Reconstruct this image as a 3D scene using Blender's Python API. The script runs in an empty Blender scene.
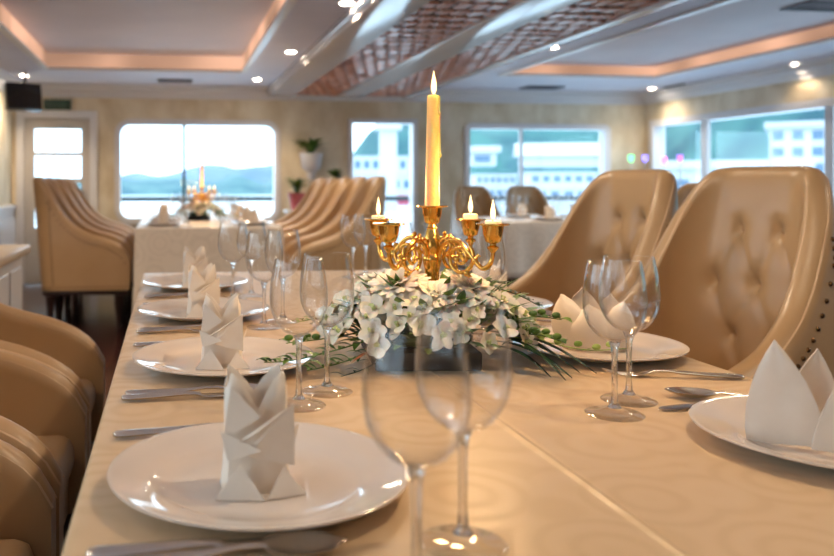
import bpy, bmesh, math, random
from mathutils import Vector, Matrix, noise
PI = math.pi
random.seed(7)
sc = bpy.context.scene
C = sc.collection

# ------------------------------------------------------------------ helpers
TH = math.atan(.125); SN, CS = math.sin(TH), math.cos(TH)
EYE = 1.05
TZ = .75
def P(px, py, z=None, d=None):
    if d is None: d = (EYE - z) * 800 / (py - 182)
    lat = (px - 270) / 800 * d
    return Vector((d*SN + lat*CS, d*CS - lat*SN, EYE - d*(py-182)/800))
def wallX(px, Y=8.45):
    k = (px-270)/800; d = Y/(CS - k*SN); return d*SN + k*d*CS
def sideY(px, X=5.33):
    k = (px-270)/800; d = X/(SN + k*CS); return d*CS - k*d*SN
def wallZ(px, py, Y=8.45):
    k = (px-270)/800; d = Y/(CS - k*SN); return EYE - d*(py-182)/800

def V(*a): return Vector(a)
def finish(bm, smooth=None):
    bmesh.ops.recalc_face_normals(bm, faces=bm.faces)
    if smooth is not None:
        for f in bm.faces: f.smooth = True
        if smooth < 180:
            a = math.radians(smooth)
            for e in bm.edges:
                if len(e.link_faces) == 2 and e.calc_face_angle(0) > a: e.smooth = False
def obj(name, bm, mat, parent=None, smooth=None, recalc=True):
    if recalc: finish(bm, smooth)
    elif smooth is not None:
        for f in bm.faces: f.smooth = True
    me = bpy.data.meshes.new(name)
    bm.to_mesh(me); bm.free()
    mats = mat if isinstance(mat, (list, tuple)) else [mat]
    for m in mats: me.materials.append(m)
    o = bpy.data.objects.new(name, me); C.objects.link(o)
    if parent: o.parent = parent
    return o
def thing(name, label, cat, loc=(0,0,0), rz=0, group=None):
    o = bpy.data.objects.new(name, None); C.objects.link(o)
    o.empty_display_size = .05
    o.location = loc; o.rotation_euler = (0,0,rz)
    o['label'] = label; o['category'] = cat
    if group: o['group'] = group
    return o
def tag(o, label, cat, group=None, kind=None):
    o['label'] = label; o['category'] = cat
    if group: o['group'] = group
    if kind: o['kind'] = kind
    return o
def struct(name, bm, m, smooth=None):
    o = obj(name, bm, m, None, smooth); o['kind'] = 'structure'; return o
def tree(o, parent):
    c = o.copy(); C.objects.link(c); c.parent = parent
    for ch in list(o.children): tree(ch, c)
    return c
def dup(root, loc, rz, label, group=None, scale=None):
    r = root.copy(); C.objects.link(r)
    for ch in list(root.children): tree(ch, r)
    r.location = loc; r.rotation_euler = (0,0,rz); r['label'] = label
    if group: r['group'] = group
    if scale: r.scale = scale
    return r
class First:                       # the first call moves the prototype itself, later calls copy it
    def __init__(s, proto): s.p = proto; s.used = False
    def __call__(s, loc, rz, label, group=None, scale=None):
        if s.used: return dup(s.p, loc, rz, label, group, scale)
        s.used = True; o = s.p
        o.location = loc; o.rotation_euler = (0,0,rz); o['label'] = label
        if group: o['group'] = group
        if scale: o.scale = scale
        return o

def box(bm, x0, x1, y0, y1, z0, z1, bevel=0, M=None, seg=2):
    vs = [bm.verts.new((x,y,z)) for x in (x0,x1) for y in (y0,y1) for z in (z0,z1)]
    fs = [(0,1,3,2),(4,6,7,5),(0,4,5,1),(2,3,7,6),(0,2,6,4),(1,5,7,3)]
    faces = [bm.faces.new([vs[i] for i in f]) for f in fs]
    geo = vs
    if bevel:
        es = list({e for f in faces for e in f.edges})
        r = bmesh.ops.bevel(bm, geom=es, offset=bevel, segments=seg, affect='EDGES', profile=.5)
        geo = list({v for v in r['verts']} | {v for v in vs if v.is_valid})
    if M is not None:
        for v in geo: v.co = M @ v.co
    return geo
def lathe(bm, prof, n=32, origin=(0,0,0), cap=False, M=None):
    rings = []
    ox, oy, oz = origin
    for r, z in prof:
        if r < 1e-6: rings.append([bm.verts.new((ox,oy,oz+z))])
        else: rings.append([bm.verts.new((ox+r*math.cos(2*PI*i/n), oy+r*math.sin(2*PI*i/n), oz+z)) for i in range(n)])
    for a, b in zip(rings, rings[1:]):
        if len(a) == 1 and len(b) == 1: continue
        for i in range(n):
            j = (i+1) % n
            if len(a) == 1: bm.faces.new((a[0], b[i], b[j]))
            elif len(b) == 1: bm.faces.new((a[i], a[j], b[0]))
            else: bm.faces.new((a[i], a[j], b[j], b[i]))
    if cap:
        for r in (rings[0], rings[-1]):
            if len(r) > 2: bm.faces.new(r)
    if M is not None:
        for r in rings:
            for v in r: v.co = M @ v.co
def tube(bm, pts, r, n=8, cap=True):
    pts = [Vector(p) for p in pts]
    rs = r if isinstance(r, (list,tuple)) else [r]*len(pts)
    up = None; rings = []
    for i, p in enumerate(pts):
        t = (pts[min(i+1,len(pts)-1)] - pts[max(i-1,0)]).normalized()
        if up is None:
            up = t.orthogonal().normalized()
        up = (up - t*up.dot(t))
        if up.length < 1e-5: up = t.orthogonal()
        up.normalize(); s = t.cross(up)
        rings.append([bm.verts.new(p + rs[i]*(math.cos(2*PI*k/n)*up + math.sin(2*PI*k/n)*s)) for k in range(n)])
    for a, b in zip(rings, rings[1:]):
        for k in range(n):
            bm.faces.new((a[k], a[(k+1)%n], b[(k+1)%n], b[k]))
    if cap: bm.faces.new(rings[0][::-1]); bm.faces.new(rings[-1])
def smooth_pts(pts, n=6):
    pts = [Vector(p) for p in pts]; out = []
    for i in range(len(pts)-1):
        p0 = pts[max(i-1,0)]; p1 = pts[i]; p2 = pts[i+1]; p3 = pts[min(i+2,len(pts)-1)]
        for k in range(n):
            t = k/n
            out.append(.5*((2*p1)+(-p0+p2)*t+(2*p0-5*p1+4*p2-p3)*t*t+(-p0+3*p1-3*p2+p3)*t*t*t))
    out.append(pts[-1]); return out
def sphere(bm, c, r, u=10, v=6, sx=1, sy=1, sz=1):
    prof = [(r*math.sin(PI*i/v), -r*math.cos(PI*i/v)) for i in range(v+1)]
    lathe(bm, prof, u, (0,0,0), M=Matrix.Translation(c) @ Matrix.Diagonal((sx,sy,sz,1)))
def grid(bm, fn, nu, nv):
    g = [[bm.verts.new(fn(i/nu, j/nv)) for j in range(nv+1)] for i in range(nu+1)]
    for i in range(nu):
        for j in range(nv): bm.faces.new((g[i][j], g[i+1][j], g[i+1][j+1], g[i][j+1]))
    return g
def hermite(x, tab):
    if x <= tab[0][0]: return tab[0][1]
    if x >= tab[-1][0]: return tab[-1][1]
    n = len(tab); sl = [(tab[i+1][1]-tab[i][1])/(tab[i+1][0]-tab[i][0]) for i in range(n-1)]
    m = [sl[0]] + [(2*sl[i-1]*sl[i]/(sl[i-1]+sl[i]) if sl[i-1]*sl[i] > 0 else 0) for i in range(1,n-1)] + [sl[-1]]
    for i in range(n-1):
        if x <= tab[i+1][0]:
            h = tab[i+1][0]-tab[i][0]; t = (x-tab[i][0])/h
            return (2*t**3-3*t*t+1)*tab[i][1] + (t**3-2*t*t+t)*h*m[i] + (-2*t**3+3*t*t)*tab[i+1][1] + (t**3-t*t)*h*m[i+1]
def interp(x, tab):
    if x <= tab[0][0]: return tab[0][1]
    for (a, fa), (b, fb) in zip(tab, tab[1:]):
        if x <= b:
            t = (x-a)/(b-a); t = t*t*(3-2*t)*.35 + t*.65
            return fa + (fb-fa)*t
    return tab[-1][1]

# ------------------------------------------------------------------ materials
def hexc(r, g, b):
    f = lambda c: (c/255/12.92) if c/255 <= .04045 else ((c/255+.055)/1.055)**2.4
    return (f(r), f(g), f(b), 1)
def mat(name, col, rough=.5, metal=0, **kw):
    m = bpy.data.materials.new(name); m.use_nodes = True
    b = m.node_tree.nodes['Principled BSDF']
    b.inputs['Base Color'].default_value = col
    b.inputs['Roughness'].default_value = rough
    b.inputs['Metallic'].default_value = metal
    for k, v in kw.items(): b.inputs[k.replace('_',' ')].default_value = v
    return m
def nd(m, t, **kw):
    n = m.node_tree.nodes.new(t)
    for k, v in kw.items(): setattr(n, k, v)
    return n
def lk(m, a, b): m.node_tree.links.new(a, b)
def vary(m, c1, c2, scale=5, kind='noise', detail=4, coord='Object', bump=0, bscale=None, bdist=.002, stretch=(1,1,1), lo=.35, hi=.65):
    b = m.node_tree.nodes['Principled BSDF']
    tc = nd(m, 'ShaderNodeTexCoord'); mp = nd(m, 'ShaderNodeMapping'); mp.inputs['Scale'].default_value = stretch
    lk(m, tc.outputs[coord], mp.inputs['Vector'])
    if kind == 'noise':
        t = nd(m, 'ShaderNodeTexNoise'); t.inputs['Detail'].default_value = detail; out = t.outputs['Fac']
    elif kind == 'voronoi':
        t = nd(m, 'ShaderNodeTexVoronoi'); out = t.outputs['Distance']
    elif kind == 'wave':
        t = nd(m, 'ShaderNodeTexWave'); t.inputs['Distortion'].default_value = 3; out = t.outputs['Fac']
    t.inputs['Scale'].default_value = scale
    lk(m, mp.outputs['Vector'], t.inputs['Vector'])
    r = nd(m, 'ShaderNodeValToRGB'); r.color_ramp.elements[0].position = lo; r.color_ramp.elements[1].position = hi
    r.color_ramp.elements[0].color = c1; r.color_ramp.elements[1].color = c2
    lk(m, out, r.inputs['Fac']); lk(m, r.outputs['Color'], b.inputs['Base Color'])
    if bump:
        n2 = nd(m, 'ShaderNodeTexNoise'); n2.inputs['Scale'].default_value = bscale or scale*4; n2.inputs['Detail'].default_value = 3
        lk(m, mp.outputs['Vector'], n2.inputs['Vector'])
        bp = nd(m, 'ShaderNodeBump'); bp.inputs['Strength'].default_value = bump; bp.inputs['Distance'].default_value = bdist
        lk(m, n2.outputs['Fac'], bp.inputs['Height']); lk(m, bp.outputs['Normal'], b.inputs['Normal'])
    return m
def emis(name, col, s):
    m = bpy.data.materials.new(name); m.use_nodes = True
    nt = m.node_tree; nt.nodes.clear()
    e = nt.nodes.new('ShaderNodeEmission'); o = nt.nodes.new('ShaderNodeOutputMaterial')
    e.inputs['Color'].default_value = col; e.inputs['Strength'].default_value = s
    nt.links.new(e.outputs[0], o.inputs[0]); return m
def thin_glass(name, tint=(.98,.98,.98,1), ior=1.5, rough=0.0, boost=1.0):
    m = bpy.data.materials.new(name); m.use_nodes = True
    nt = m.node_tree; nt.nodes.clear()
    t = nt.nodes.new('ShaderNodeBsdfTransparent'); t.inputs['Color'].default_value = tint
    g = nt.nodes.new('ShaderNodeBsdfGlossy'); g.inputs['Roughness'].default_value = rough
    f = nt.nodes.new('ShaderNodeFresnel'); f.inputs['IOR'].default_value = ior
    # fresnel from either side of the sheet: feed it a normal that always faces the viewer
    gm = nt.nodes.new('ShaderNodeNewGeometry')
    lw = nt.nodes.new('ShaderNodeLayerWeight'); lw.inputs['Blend'].default_value = .5
    pw = nt.nodes.new('ShaderNodeMath'); pw.operation = 'POWER'; pw.inputs[1].default_value = 3.0
    nt.links.new(lw.outputs['Facing'], pw.inputs[0])
    ma = nt.nodes.new('ShaderNodeMath'); ma.operation = 'MULTIPLY_ADD'; ma.inputs[1].default_value = .85*boost; ma.inputs[2].default_value = .020*boost; ma.use_clamp = True
    nt.links.new(pw.outputs[0], ma.inputs[0])
    nt.nodes.remove(f); nt.nodes.remove(gm)
    mx = nt.nodes.new('ShaderNodeMixShader'); o = nt.nodes.new('ShaderNodeOutputMaterial')
    nt.links.new(ma.outputs[0], mx.inputs[0]); nt.links.new(t.outputs[0], mx.inputs[1]); nt.links.new(g.outputs[0], mx.inputs[2])
    nt.links.new(mx.outputs[0], o.inputs[0]); return m

M = {}
M['leather'] = vary(mat('leather', hexc(184,150,110), .38, Coat_Weight=.2, Coat_Roughness=.28), hexc(177,143,103), hexc(188,154,114), 3, bump=.15, bscale=220, bdist=.0006)
M['piping'] = mat('piping', hexc(210,178,142), .35)
M['darkwood'] = vary(mat('darkwood', hexc(40,24,20), .3), hexc(34,20,18), hexc(52,32,26), 8, stretch=(1,1,.2))
M['nail'] = mat('nail', hexc(104,78,54), .35, 1)
M['porcelain'] = mat('porcelain', hexc(224,210,197), .06, Coat_Weight=.5, Coat_Roughness=.03)
M['napkin'] = vary(mat('napkin', hexc(238,228,215), .8), hexc(228,214,198), hexc(233,221,207), 30, bump=.25, bscale=900, bdist=.0004)
M['steel'] = mat('steel', hexc(226,220,212), .24, 1)
M['gold'] = vary(mat('gold', hexc(240,186,96), .18, 1), hexc(232,174,80), hexc(246,200,112), 40)
M['bowl'] = thin_glass('bowl_glass', (.995,.995,.995,1), boost=1.0)
def stem_glass():
    m = thin_glass('stem_glass', (.985,.985,.985,1), boost=1.3); nt = m.node_tree
    out = [n for n in nt.nodes if n.type == 'OUTPUT_MATERIAL'][0]; mx = [n for n in nt.nodes if n.type == 'MIX_SHADER'][0]
    g = nt.nodes.new('ShaderNodeBsdfGlass'); g.inputs['IOR'].default_value = 1.5; g.inputs['Roughness'].default_value = 0
    m2 = nt.nodes.new('ShaderNodeMixShader'); m2.inputs[0].default_value = .7
    nt.links.new(mx.outputs[0], m2.inputs[1]); nt.links.new(g.outputs[0], m2.inputs[2]); nt.links.new(m2.outputs[0], out.inputs[0]); return m
M['glass'] = stem_glass()
M['footglass'] = thin_glass('foot_glass', (.998,.998,.998,1), boost=.9)
M['pane'] = thin_glass('window_pane', (.90,.96,.98,1), boost=.7)
M['wax'] = mat('wax', hexc(252,204,128), .45, Subsurface_Weight=.6, Subsurface_Scale=.02)
M['waxw'] = mat('white_wax', hexc(245,225,190), .5, Subsurface_Weight=.4, Subsurface_Scale=.01)
M['wick'] = mat('wick', hexc(35,25,20), .8)
M['flame'] = emis('flame', (1.0,.66,.30,1), 3.6)
M['trim'] = mat('white_trim', hexc(222,220,222), .28)
M['beamw'] = mat('beam_white', hexc(214,208,210), .16)
M['ceil'] = vary(mat('ceiling_paint', hexc(214,214,228), .6), hexc(210,210,225), hexc(218,218,232), 2)
M['tray_ceil'] = vary(mat('tray_ceiling_paint', hexc(208,200,206), .6), hexc(204,196,203), hexc(212,204,210), 2)
M['wall'] = vary(mat('wallpaper', hexc(222,208,178), .6), hexc(206,188,156), hexc(232,220,196), 5, kind='noise', detail=6, stretch=(1,1,.6))
M['floor'] = vary(mat('floor_wood', hexc(60,32,28), .18), hexc(46,24,22), hexc(74,40,34), 3, stretch=(6,.5,1))
M['wains'] = mat('wainscot', hexc(196,190,184), .4)
M['cove'] = None
M['slat'] = vary(mat('lattice_wood', hexc(190,124,100), .34), hexc(196,134,112), hexc(228,166,138), 9)
M['slatback'] = mat('lattice_back', hexc(30,14,16), .6)
M['black'] = mat('black_plastic', hexc(26,24,26), .25)
M['vent'] = mat('vent_grille', hexc(92,92,104), .5)
M['leaf'] = vary(mat('leaf', hexc(70,104,38), .4), hexc(52,88,32), hexc(112,142,58), 30)
M['leafl'] = vary(mat('bud_green', hexc(140,160,66), .4), hexc(110,140,50), hexc(165,180,90), 40)
M['leafd'] = vary(mat('dark_leaf', hexc(28,50,26), .35), hexc(20,38,20), hexc(44,72,34), 40)
M['petal'] = vary(mat('petal', hexc(246,236,218), .55, Subsurface_Weight=.15, Subsurface_Scale=.004), hexc(244,230,208), hexc(248,241,228), 60)
M['petalc'] = mat('bloom_heart', hexc(200,206,140), .5)
M['tray'] = mat('flower_tray', hexc(22,18,24), .6)
M['urn'] = mat('urn', hexc(215,212,214), .3)
M['pinkpot'] = mat('pink_pot', hexc(190,96,104), .4)

# damask tablecloth: faint satin rings, a matter of sheen and a slight tone
def cloth_mat(name, base, tone, s=7.0):
    m = mat(name, base, .5, Coat_Weight=.0); b = m.node_tree.nodes['Principled BSDF']
    b.inputs['Sheen Weight'].default_value = .15
    tc = nd(m,'ShaderNodeTexCoord'); vo = nd(m,'ShaderNodeTexVoronoi'); vo.inputs['Scale'].default_value = s; vo.inputs['Randomness'].default_value = .75
    lk(m, tc.outputs['Object'], vo.inputs['Vector'])
    mu = nd(m,'ShaderNodeMath', operation='MULTIPLY'); mu.inputs[1].default_value = 26; lk(m, vo.outputs['Distance'], mu.inputs[0])
    si = nd(m,'ShaderNodeMath', operation='SINE'); lk(m, mu.outputs[0], si.inputs[0])
    r = nd(m,'ShaderNodeValToRGB'); r.color_ramp.elements[0].position = .1; r.color_ramp.elements[1].position = .9
    r.color_ramp.elements[0].color = base; r.color_ramp.elements[1].color = tone
    lk(m, si.outputs[0], r.inputs['Fac']); lk(m, r.outputs['Color'], b.inputs['Base Color'])
    rr = nd(m,'ShaderNodeMapRange'); rr.inputs['From Min'].default_value = -1; rr.inputs['To Min'].default_value = .32; rr.inputs['To Max'].default_value = .5
    lk(m, si.outputs[0], rr.inputs['Value']); lk(m, rr.outputs['Result'], b.inputs['Roughness'])
    n2 = nd(m,'ShaderNodeTexNoise'); n2.inputs['Scale'].default_value = 900; lk(m, tc.outputs['Object'], n2.inputs['Vector'])
    bp = nd(m,'ShaderNodeBump'); bp.inputs['Strength'].default_value = .12; bp.inputs['Distance'].default_value = .0005
    lk(m, n2.outputs['Fac'], bp.inputs['Height']); lk(m, bp.outputs['Normal'], b.inputs['Normal'])
    return m
M['cloth'] = cloth_mat('gold_damask', hexc(206,173,130), hexc(202,169,126), 9)
M['clothw'] = cloth_mat('ivory_damask', hexc(222,208,192), hexc(214,200,184))

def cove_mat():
    m = emis('cove_led', (1,.55,.36,1), 1)  # emission stands in for hidden LED light falling on the tray faces
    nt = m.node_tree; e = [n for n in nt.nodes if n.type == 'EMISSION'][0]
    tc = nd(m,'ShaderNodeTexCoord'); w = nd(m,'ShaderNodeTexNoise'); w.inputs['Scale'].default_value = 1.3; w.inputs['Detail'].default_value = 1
    lk(m, tc.outputs['Object'], w.inputs['Vector'])  # noise puts brighter patches into that glow
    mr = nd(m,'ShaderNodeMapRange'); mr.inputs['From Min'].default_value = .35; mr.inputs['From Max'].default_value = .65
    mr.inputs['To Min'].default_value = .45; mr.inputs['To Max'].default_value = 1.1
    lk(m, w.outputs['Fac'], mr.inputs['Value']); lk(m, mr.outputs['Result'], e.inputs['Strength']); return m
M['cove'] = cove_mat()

# ------------------------------------------------------------------ room shell
XL, XR, Y0, Y1, ZC = -1.6, 5.33, -3.0, 8.45, 2.05
def cells(lo, hi, cuts): return sorted({lo, hi, *[c for c in cuts if lo < c < hi]})
def wall_bm(axis, at, t, lo, hi, z0, z1, holes):
    """a wall along X (axis 'x') or Y; holes are (a0,a1,z0,z1)"""
    bm = bmesh.new()
    A = cells(lo, hi, [v for h in holes for v in h[:2]]); Z = cells(z0, z1, [v for h in holes for v in h[2:]])
    for a, b in zip(A, A[1:]):
        run = None
        for c, d in zip(Z, Z[1:]):
            m1, m2 = (a+b)/2, (c+d)/2
            if any(h[0] < m1 < h[1] and h[2] < m2 < h[3] for h in holes): continue
            if axis == 'x': box(bm, a, b, min(at,at+t), max(at,at+t), c, d)
            else: box(bm, min(at,at+t), max(at,at+t), a, b, c, d)
    bmesh.ops.remove_doubles(bm, verts=bm.verts, dist=1e-5)
    return bm
# openings (all on the back wall unless said)
w1 = (wallX(119), wallX(276), .66, wallZ(200,124))
w2 = (wallX(351), wallX(414), .35, wallZ(380,122))
w3 = (wallX(468), wallX(606), .66, wallZ(540,128))
dr = (wallX(22), wallX(92), 0.0, wallZ(50,116))
wr = (1.2, 8.28, .72, 1.68)         # right wall
wl = (-1.2, 3.0, .85, 1.70)         # left wall
wb = (-.9, 4.4, .8, 1.70)           # rear wall, behind the camera
bm = bmesh.new(); box(bm, XL-.3, XR+.3, Y0-.3, Y1+.3, -.1, 0); struct('floor', bm, M['floor'])
struct('wall_back', wall_bm('x', Y1, .12, XL-.12, XR+.12, 0, 2.3, [w1,w2,w3,dr]), M['wall'])
struct('wall_right', wall_bm('y', XR, .12, Y0, Y1, 0, 2.3, [wr]), M['wall'])
struct('wall_left', wall_bm('y', XL, -.12, Y0, Y1, 0, 2.3, [wl]), M['wall'])
struct('wall_rear', wall_bm('x', Y0, -.12, XL-.12, XR+.12, 0, 2.3, []), M['wall'])
# ceilings with two raised trays
T1 = (-1.08, .66, .6, 7.22); T2 = (3.05, 4.6, .6, 7.12)
bm = bmesh.new()
def ceil_with_tray(x0, x1, T):
    box(bm, x0, T[0], Y0, Y1, ZC, ZC+.04); box(bm, T[1], x1, Y0, Y1, ZC, ZC+.04)
    box(bm, T[0], T[1], Y0, T[2], ZC, ZC+.04); box(bm, T[0], T[1], T[3], Y1, ZC, ZC+.04)
ceil_with_tray(XL, 1.9, T1); ceil_with_tray(1.9, XR, T2)
struct('ceiling', bm, M['ceil'])
for k, T in enumerate((T1, T2)):
    h = .135 if k == 0 else .10
    bm = bmesh.new(); box(bm, T[0]-.05, T[1]+.05, T[2]-.05, T[3]+.05, ZC+h, ZC+h+.03)
    struct('ceiling', bm, M['tray_ceil'])
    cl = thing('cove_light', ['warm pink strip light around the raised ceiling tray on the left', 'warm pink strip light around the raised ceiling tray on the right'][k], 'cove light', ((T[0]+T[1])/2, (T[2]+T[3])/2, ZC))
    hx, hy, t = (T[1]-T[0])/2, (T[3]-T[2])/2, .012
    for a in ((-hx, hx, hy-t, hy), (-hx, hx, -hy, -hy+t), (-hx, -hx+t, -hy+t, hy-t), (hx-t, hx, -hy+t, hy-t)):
        bm = bmesh.new(); box(bm, *a, .012, h-.002); obj('light_strip', bm, M['cove'], cl)  # tray side faces glow themselves in place of hidden LEDs lighting them
    bm = bmesh.new()
    for a in ((-hx-.01, hx+.01, hy-.02, hy+.03), (-hx-.01, hx+.01, -hy-.03, -hy+.02), (-hx-.03, -hx+.02, -hy+.02, hy-.02), (hx-.02, hx+.03, -hy+.02, hy-.02)):
        box(bm, *a, -.012, .012)
    obj('lip_moulding', bm, M['trim'], cl)
# cornices
def cornice(name, a, b, inward):
    bm = bmesh.new(); a = Vector(a); b = Vector(b); n = Vector(inward)
    prof = [(0,-.13),(.02,-.13),(.03,-.10),(.05,-.09),(.06,-.05),(.10,-.035),(.12,-.02),(.12,0),(0,0)]
    A = [bm.verts.new(a + n*p + V(0,0,q)) for p, q in prof]; B = [bm.verts.new(b + n*p + V(0,0,q)) for p, q in prof]
    for i in range(len(prof)):
        j = (i+1) % len(prof); bm.faces.new((A[i], A[j], B[j], B[i]))
    bm.faces.new(A); bm.faces.new(B[::-1])
    struct(name, bm, M['trim'])
cornice('trim_1', (XL,Y1,ZC), (XR,Y1,ZC), (0,-1,0))
cornice('trim_2', (XR,Y0,ZC), (XR,Y1,ZC), (-1,0,0))
cornice('trim_3', (XL,Y0,ZC), (XL,Y1,ZC), (1,0,0))
# beams
def beam(n, x0, x1):
    bm = bmesh.new()
    box(bm, x0, x1, Y0, Y1-.001, 1.955, ZC+.01, .008)
    box(bm, x0-.02, x1+.02, Y0, Y1-.001, 1.995, 2.015, .004)
    struct('trim_%d' % n, bm, M['beamw'], 40)
beam(4, 1.03, 1.30); beam(5, 1.76, 2.04); beam(6, 2.49, 2.57)
# woven lattice panels
def lattice(x0, x1, label):
    o = thing('lattice_panel', label, 'ceiling lattice', ((x0+x1)/2, 0, 1.975))
    bm = bmesh.new(); box(bm, x0-(x0+x1)/2, x1-(x0+x1)/2, Y0+.01, Y1-.01, .05, .06); obj('backing_board', bm, M['slatback'], o)
    bm = bmesh.new(); w = x1-x0; n = 5; cw = w/n
    y = Y0+.05; r = 0
    while y < Y1-.1:
        for i in range(-1, n+1):
            xa = -w/2 + i*cw + (cw/2 if r % 2 else 0) + .010; xb = xa + cw - .020
            xa = max(xa, -w/2+.003); xb = min(xb, w/2-.003)
            if xb - xa < .02: continue
            R = Matrix.Translation(((xa+xb)/2, y+.07, .004)) @ Matrix.Rotation(random.uniform(-.02,.10), 4, 'X') @ Matrix.Rotation(random.uniform(-.06,.06), 4, 'Y')
            box(bm, -(xb-xa)/2, (xb-xa)/2, -.066, .066, -.008, .008, .006, R, 2)
        y += .165; r += 1
    obj('woven_slats', bm, M['slat'], o)
lattice(1.30, 1.76, 'dark red woven wood lattice between the two white ceiling beams, left of the pair')
lattice(2.04, 2.49, 'dark red woven wood lattice on the ceiling, right of the second white beam')

# ------------------------------------------------------------------ windows
def rrect(x0, x1, z0, z1, r, n=6):
    pts = []
    if r <= 0: return [(x0,z0),(x1,z0),(x1,z1),(x0,z1)]
    for cx, cz, a in ((x0+r,z0+r,PI),(x1-r,z0+r,1.5*PI),(x1-r,z1-r,0),(x0+r,z1-r,.5*PI)):
        for k in range(n+1): pts.append((cx+r*math.cos(a+k*PI/2/n), cz+r*math.sin(a+k*PI/2/n)))
    return pts
def frame_bm(axis, at, d0, d1, a0, a1, z0, z1, w, r=0):
    """ring: inner rounded opening, outer rectangle w wider; d0..d1 depth range along the wall's normal"""
    bm = bmesh.new()
    rr = max(r, .002)
    inn = rrect(a0, a1, z0, z1, rr); out = rrect(a0-w, a1+w, z0-w, z1+w, rr+ (w if r else 0.001))
    def pt(p, d): return (p[0], at+d, p[1]) if axis == 'x' else (at+d, p[0], p[1])
    n = len(inn); L = []
    for ps, d in ((inn,d0),(out,d0),(out,d1),(inn,d1)): L.append([bm.verts.new(pt(p,d)) for p in ps])
    for a in range(4):
        A, B = L[a], L[(a+1)%4]
        for i in range(n): bm.faces.new((A[i], A[(i+1)%n], B[(i+1)%n], B[i]))
    return bm
def pane_bm(axis, at, a0, a1, z0, z1):
    bm = bmesh.new()
    if axis == 'x': box(bm, a0, a1, at-.003, at+.003, z0, z1)
    else: box(bm, at-.003, at+.003, a0, a1, z0, z1)
    return bm
def window(n, axis, at, sgn, h, mull, w=.06, r=0, mullw=.03, sill=True):
    """sgn: +1 if outside lies towards + of the wall's normal axis"""
    wf = struct('window_%d' % n, frame_bm(axis, at, -.025*sgn, .125*sgn, h[0]+.015, h[1]-.015, h[2]+.015, h[3]-.015, w, r), M['trim'], 35)
    bm = bmesh.new()
    bars = mull
    for b in bars:
        if axis == 'x': box(bm, b-mullw/2, b+mullw/2, at+.03*sgn-.02, at+.03*sgn+.02, h[2], h[3])
        else: box(bm, at+.03*sgn-.02, at+.03*sgn+.02, b-mullw/2, b+mullw/2, h[2], h[3])
    if bars: obj('mullion', bm, M['trim'] if n != 1 else M['grey'], wf)
    obj('window_pane', pane_bm(axis, at+.06*sgn, h[0], h[1], h[2], h[3]), M['pane'], wf)
    return wf
M['grey'] = mat('grey_metal', hexc(52,64,74), .5)
window(1, 'x', Y1, 1, w1, [wallX(184)], r=.10)
window(2, 'x', Y1, 1, w2, [], w=.05)
window(3, 'x', Y1, 1, w3, [wallX(522)], r=.02)
window(4, 'y', XR, 1, wr, [sideY(703), sideY(828), 4.4, 2.9], w=.07, mullw=.09)
window(5, 'y', XL, -1, wl, [.2, 1.6], w=.07, mullw=.08)
# door with four panes
a0, a1 = dr[0], dr[1]
bm = frame_bm('x', Y1, -.03, .12, a0+.02, a1-.02, -.07, dr[3]-.02, .075, 0)
for v in bm.verts:
    if v.co.z < .001: v.co.z = .001
door = struct('door_1', bm, M['trim'])
pa0, pa1 = wallX(34), wallX(81)
pz = [(wallZ(57,152), wallZ(57,129)), (wallZ(57,178), wallZ(57,156)), (wallZ(57,203), wallZ(57,183)), (wallZ(57,228), wallZ(57,208))]
obj('door_leaf', wall_bm('x', Y1+.02, .04, a0+.02, a1-.02, .012, dr[3]-.02, [(pa0,pa1,*z) for z in pz]), M['wains'], door)
for z in pz: obj('door_pane', pane_bm('x', Y1+.04, pa0, pa1, *z), M['pane'], door)
bm = bmesh.new(); tube(bm, [(a1-.08,Y1+.01,.95),(a1-.08,Y1-.04,.95),(a1-.17,Y1-.045,.95)], .009); obj('door_handle', bm, M['steel'], door, 40)
# wainscot and skirting
bm = bmesh.new(); box(bm, dr[1]+.06, XR-.01, Y1-.02, Y1, 0, .12, .004); struct('baseboard_back', bm, M['trim'])
bm = bmesh.new(); box(bm, XR-.02, XR, Y0, Y1-.02, 0, .12, .004); struct('baseboard_right', bm, M['trim'])
bm = bmesh.new(); box(bm, XL, XL+.03, Y0, Y1-.03, 0, .78, .004)
box(bm, XL, XL+.05, Y0, Y1-.03, .78, .82, .006)
for k in range(12): box(bm, XL+.03, XL+.04, Y0+.2+k*.95, Y0+1.0+k*.95, .15, .68, .008)
struct('baseboard_left', bm, M['trim'])

# ------------------------------------------------------------------ fittings
def downlight_proto():
    o = thing('downlight', '', 'ceiling light')
    bm = bmesh.new(); lathe(bm, [(.038,-.001),(.052,-.001),(.055,-.006),(.040,-.010),(.038,-.004),(.038,-.001)], 24); obj('trim_ring', bm, M['trim'], o, 50)
    bm = bmesh.new(); lathe(bm, [(0,-.004),(.038,-.004),(.038,-.001),(0,-.001)], 24); obj('lamp_lens', bm, M['lamp'], o)
    return o
M['lamp'] = emis('downlight_lens', (1,.86,.66,1), 150)
DL = First(downlight_proto())
vis = [(P(24,75,z=ZC), 'round ceiling downlight in the corner above the black television'),
       (P(257,79,z=ZC), 'round ceiling downlight above the right end of the wide back window'),
       (P(291,51,z=ZC), 'round ceiling downlight between the lit tray and the white beam, middle one'),
       (P(347,2,z=ZC), 'round ceiling downlight cut by the top edge, beside the white beam'),
       (P(664,88,z=ZC), 'round ceiling downlight in the right back corner beside a dark vent'),
       (P(797,63,z=ZC), 'round ceiling downlight above the right wall window')]
vis[4] = (V(min(vis[4][0].x, XR-.25), vis[4][0].y, ZC), vis[4][1])
lights = []
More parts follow.
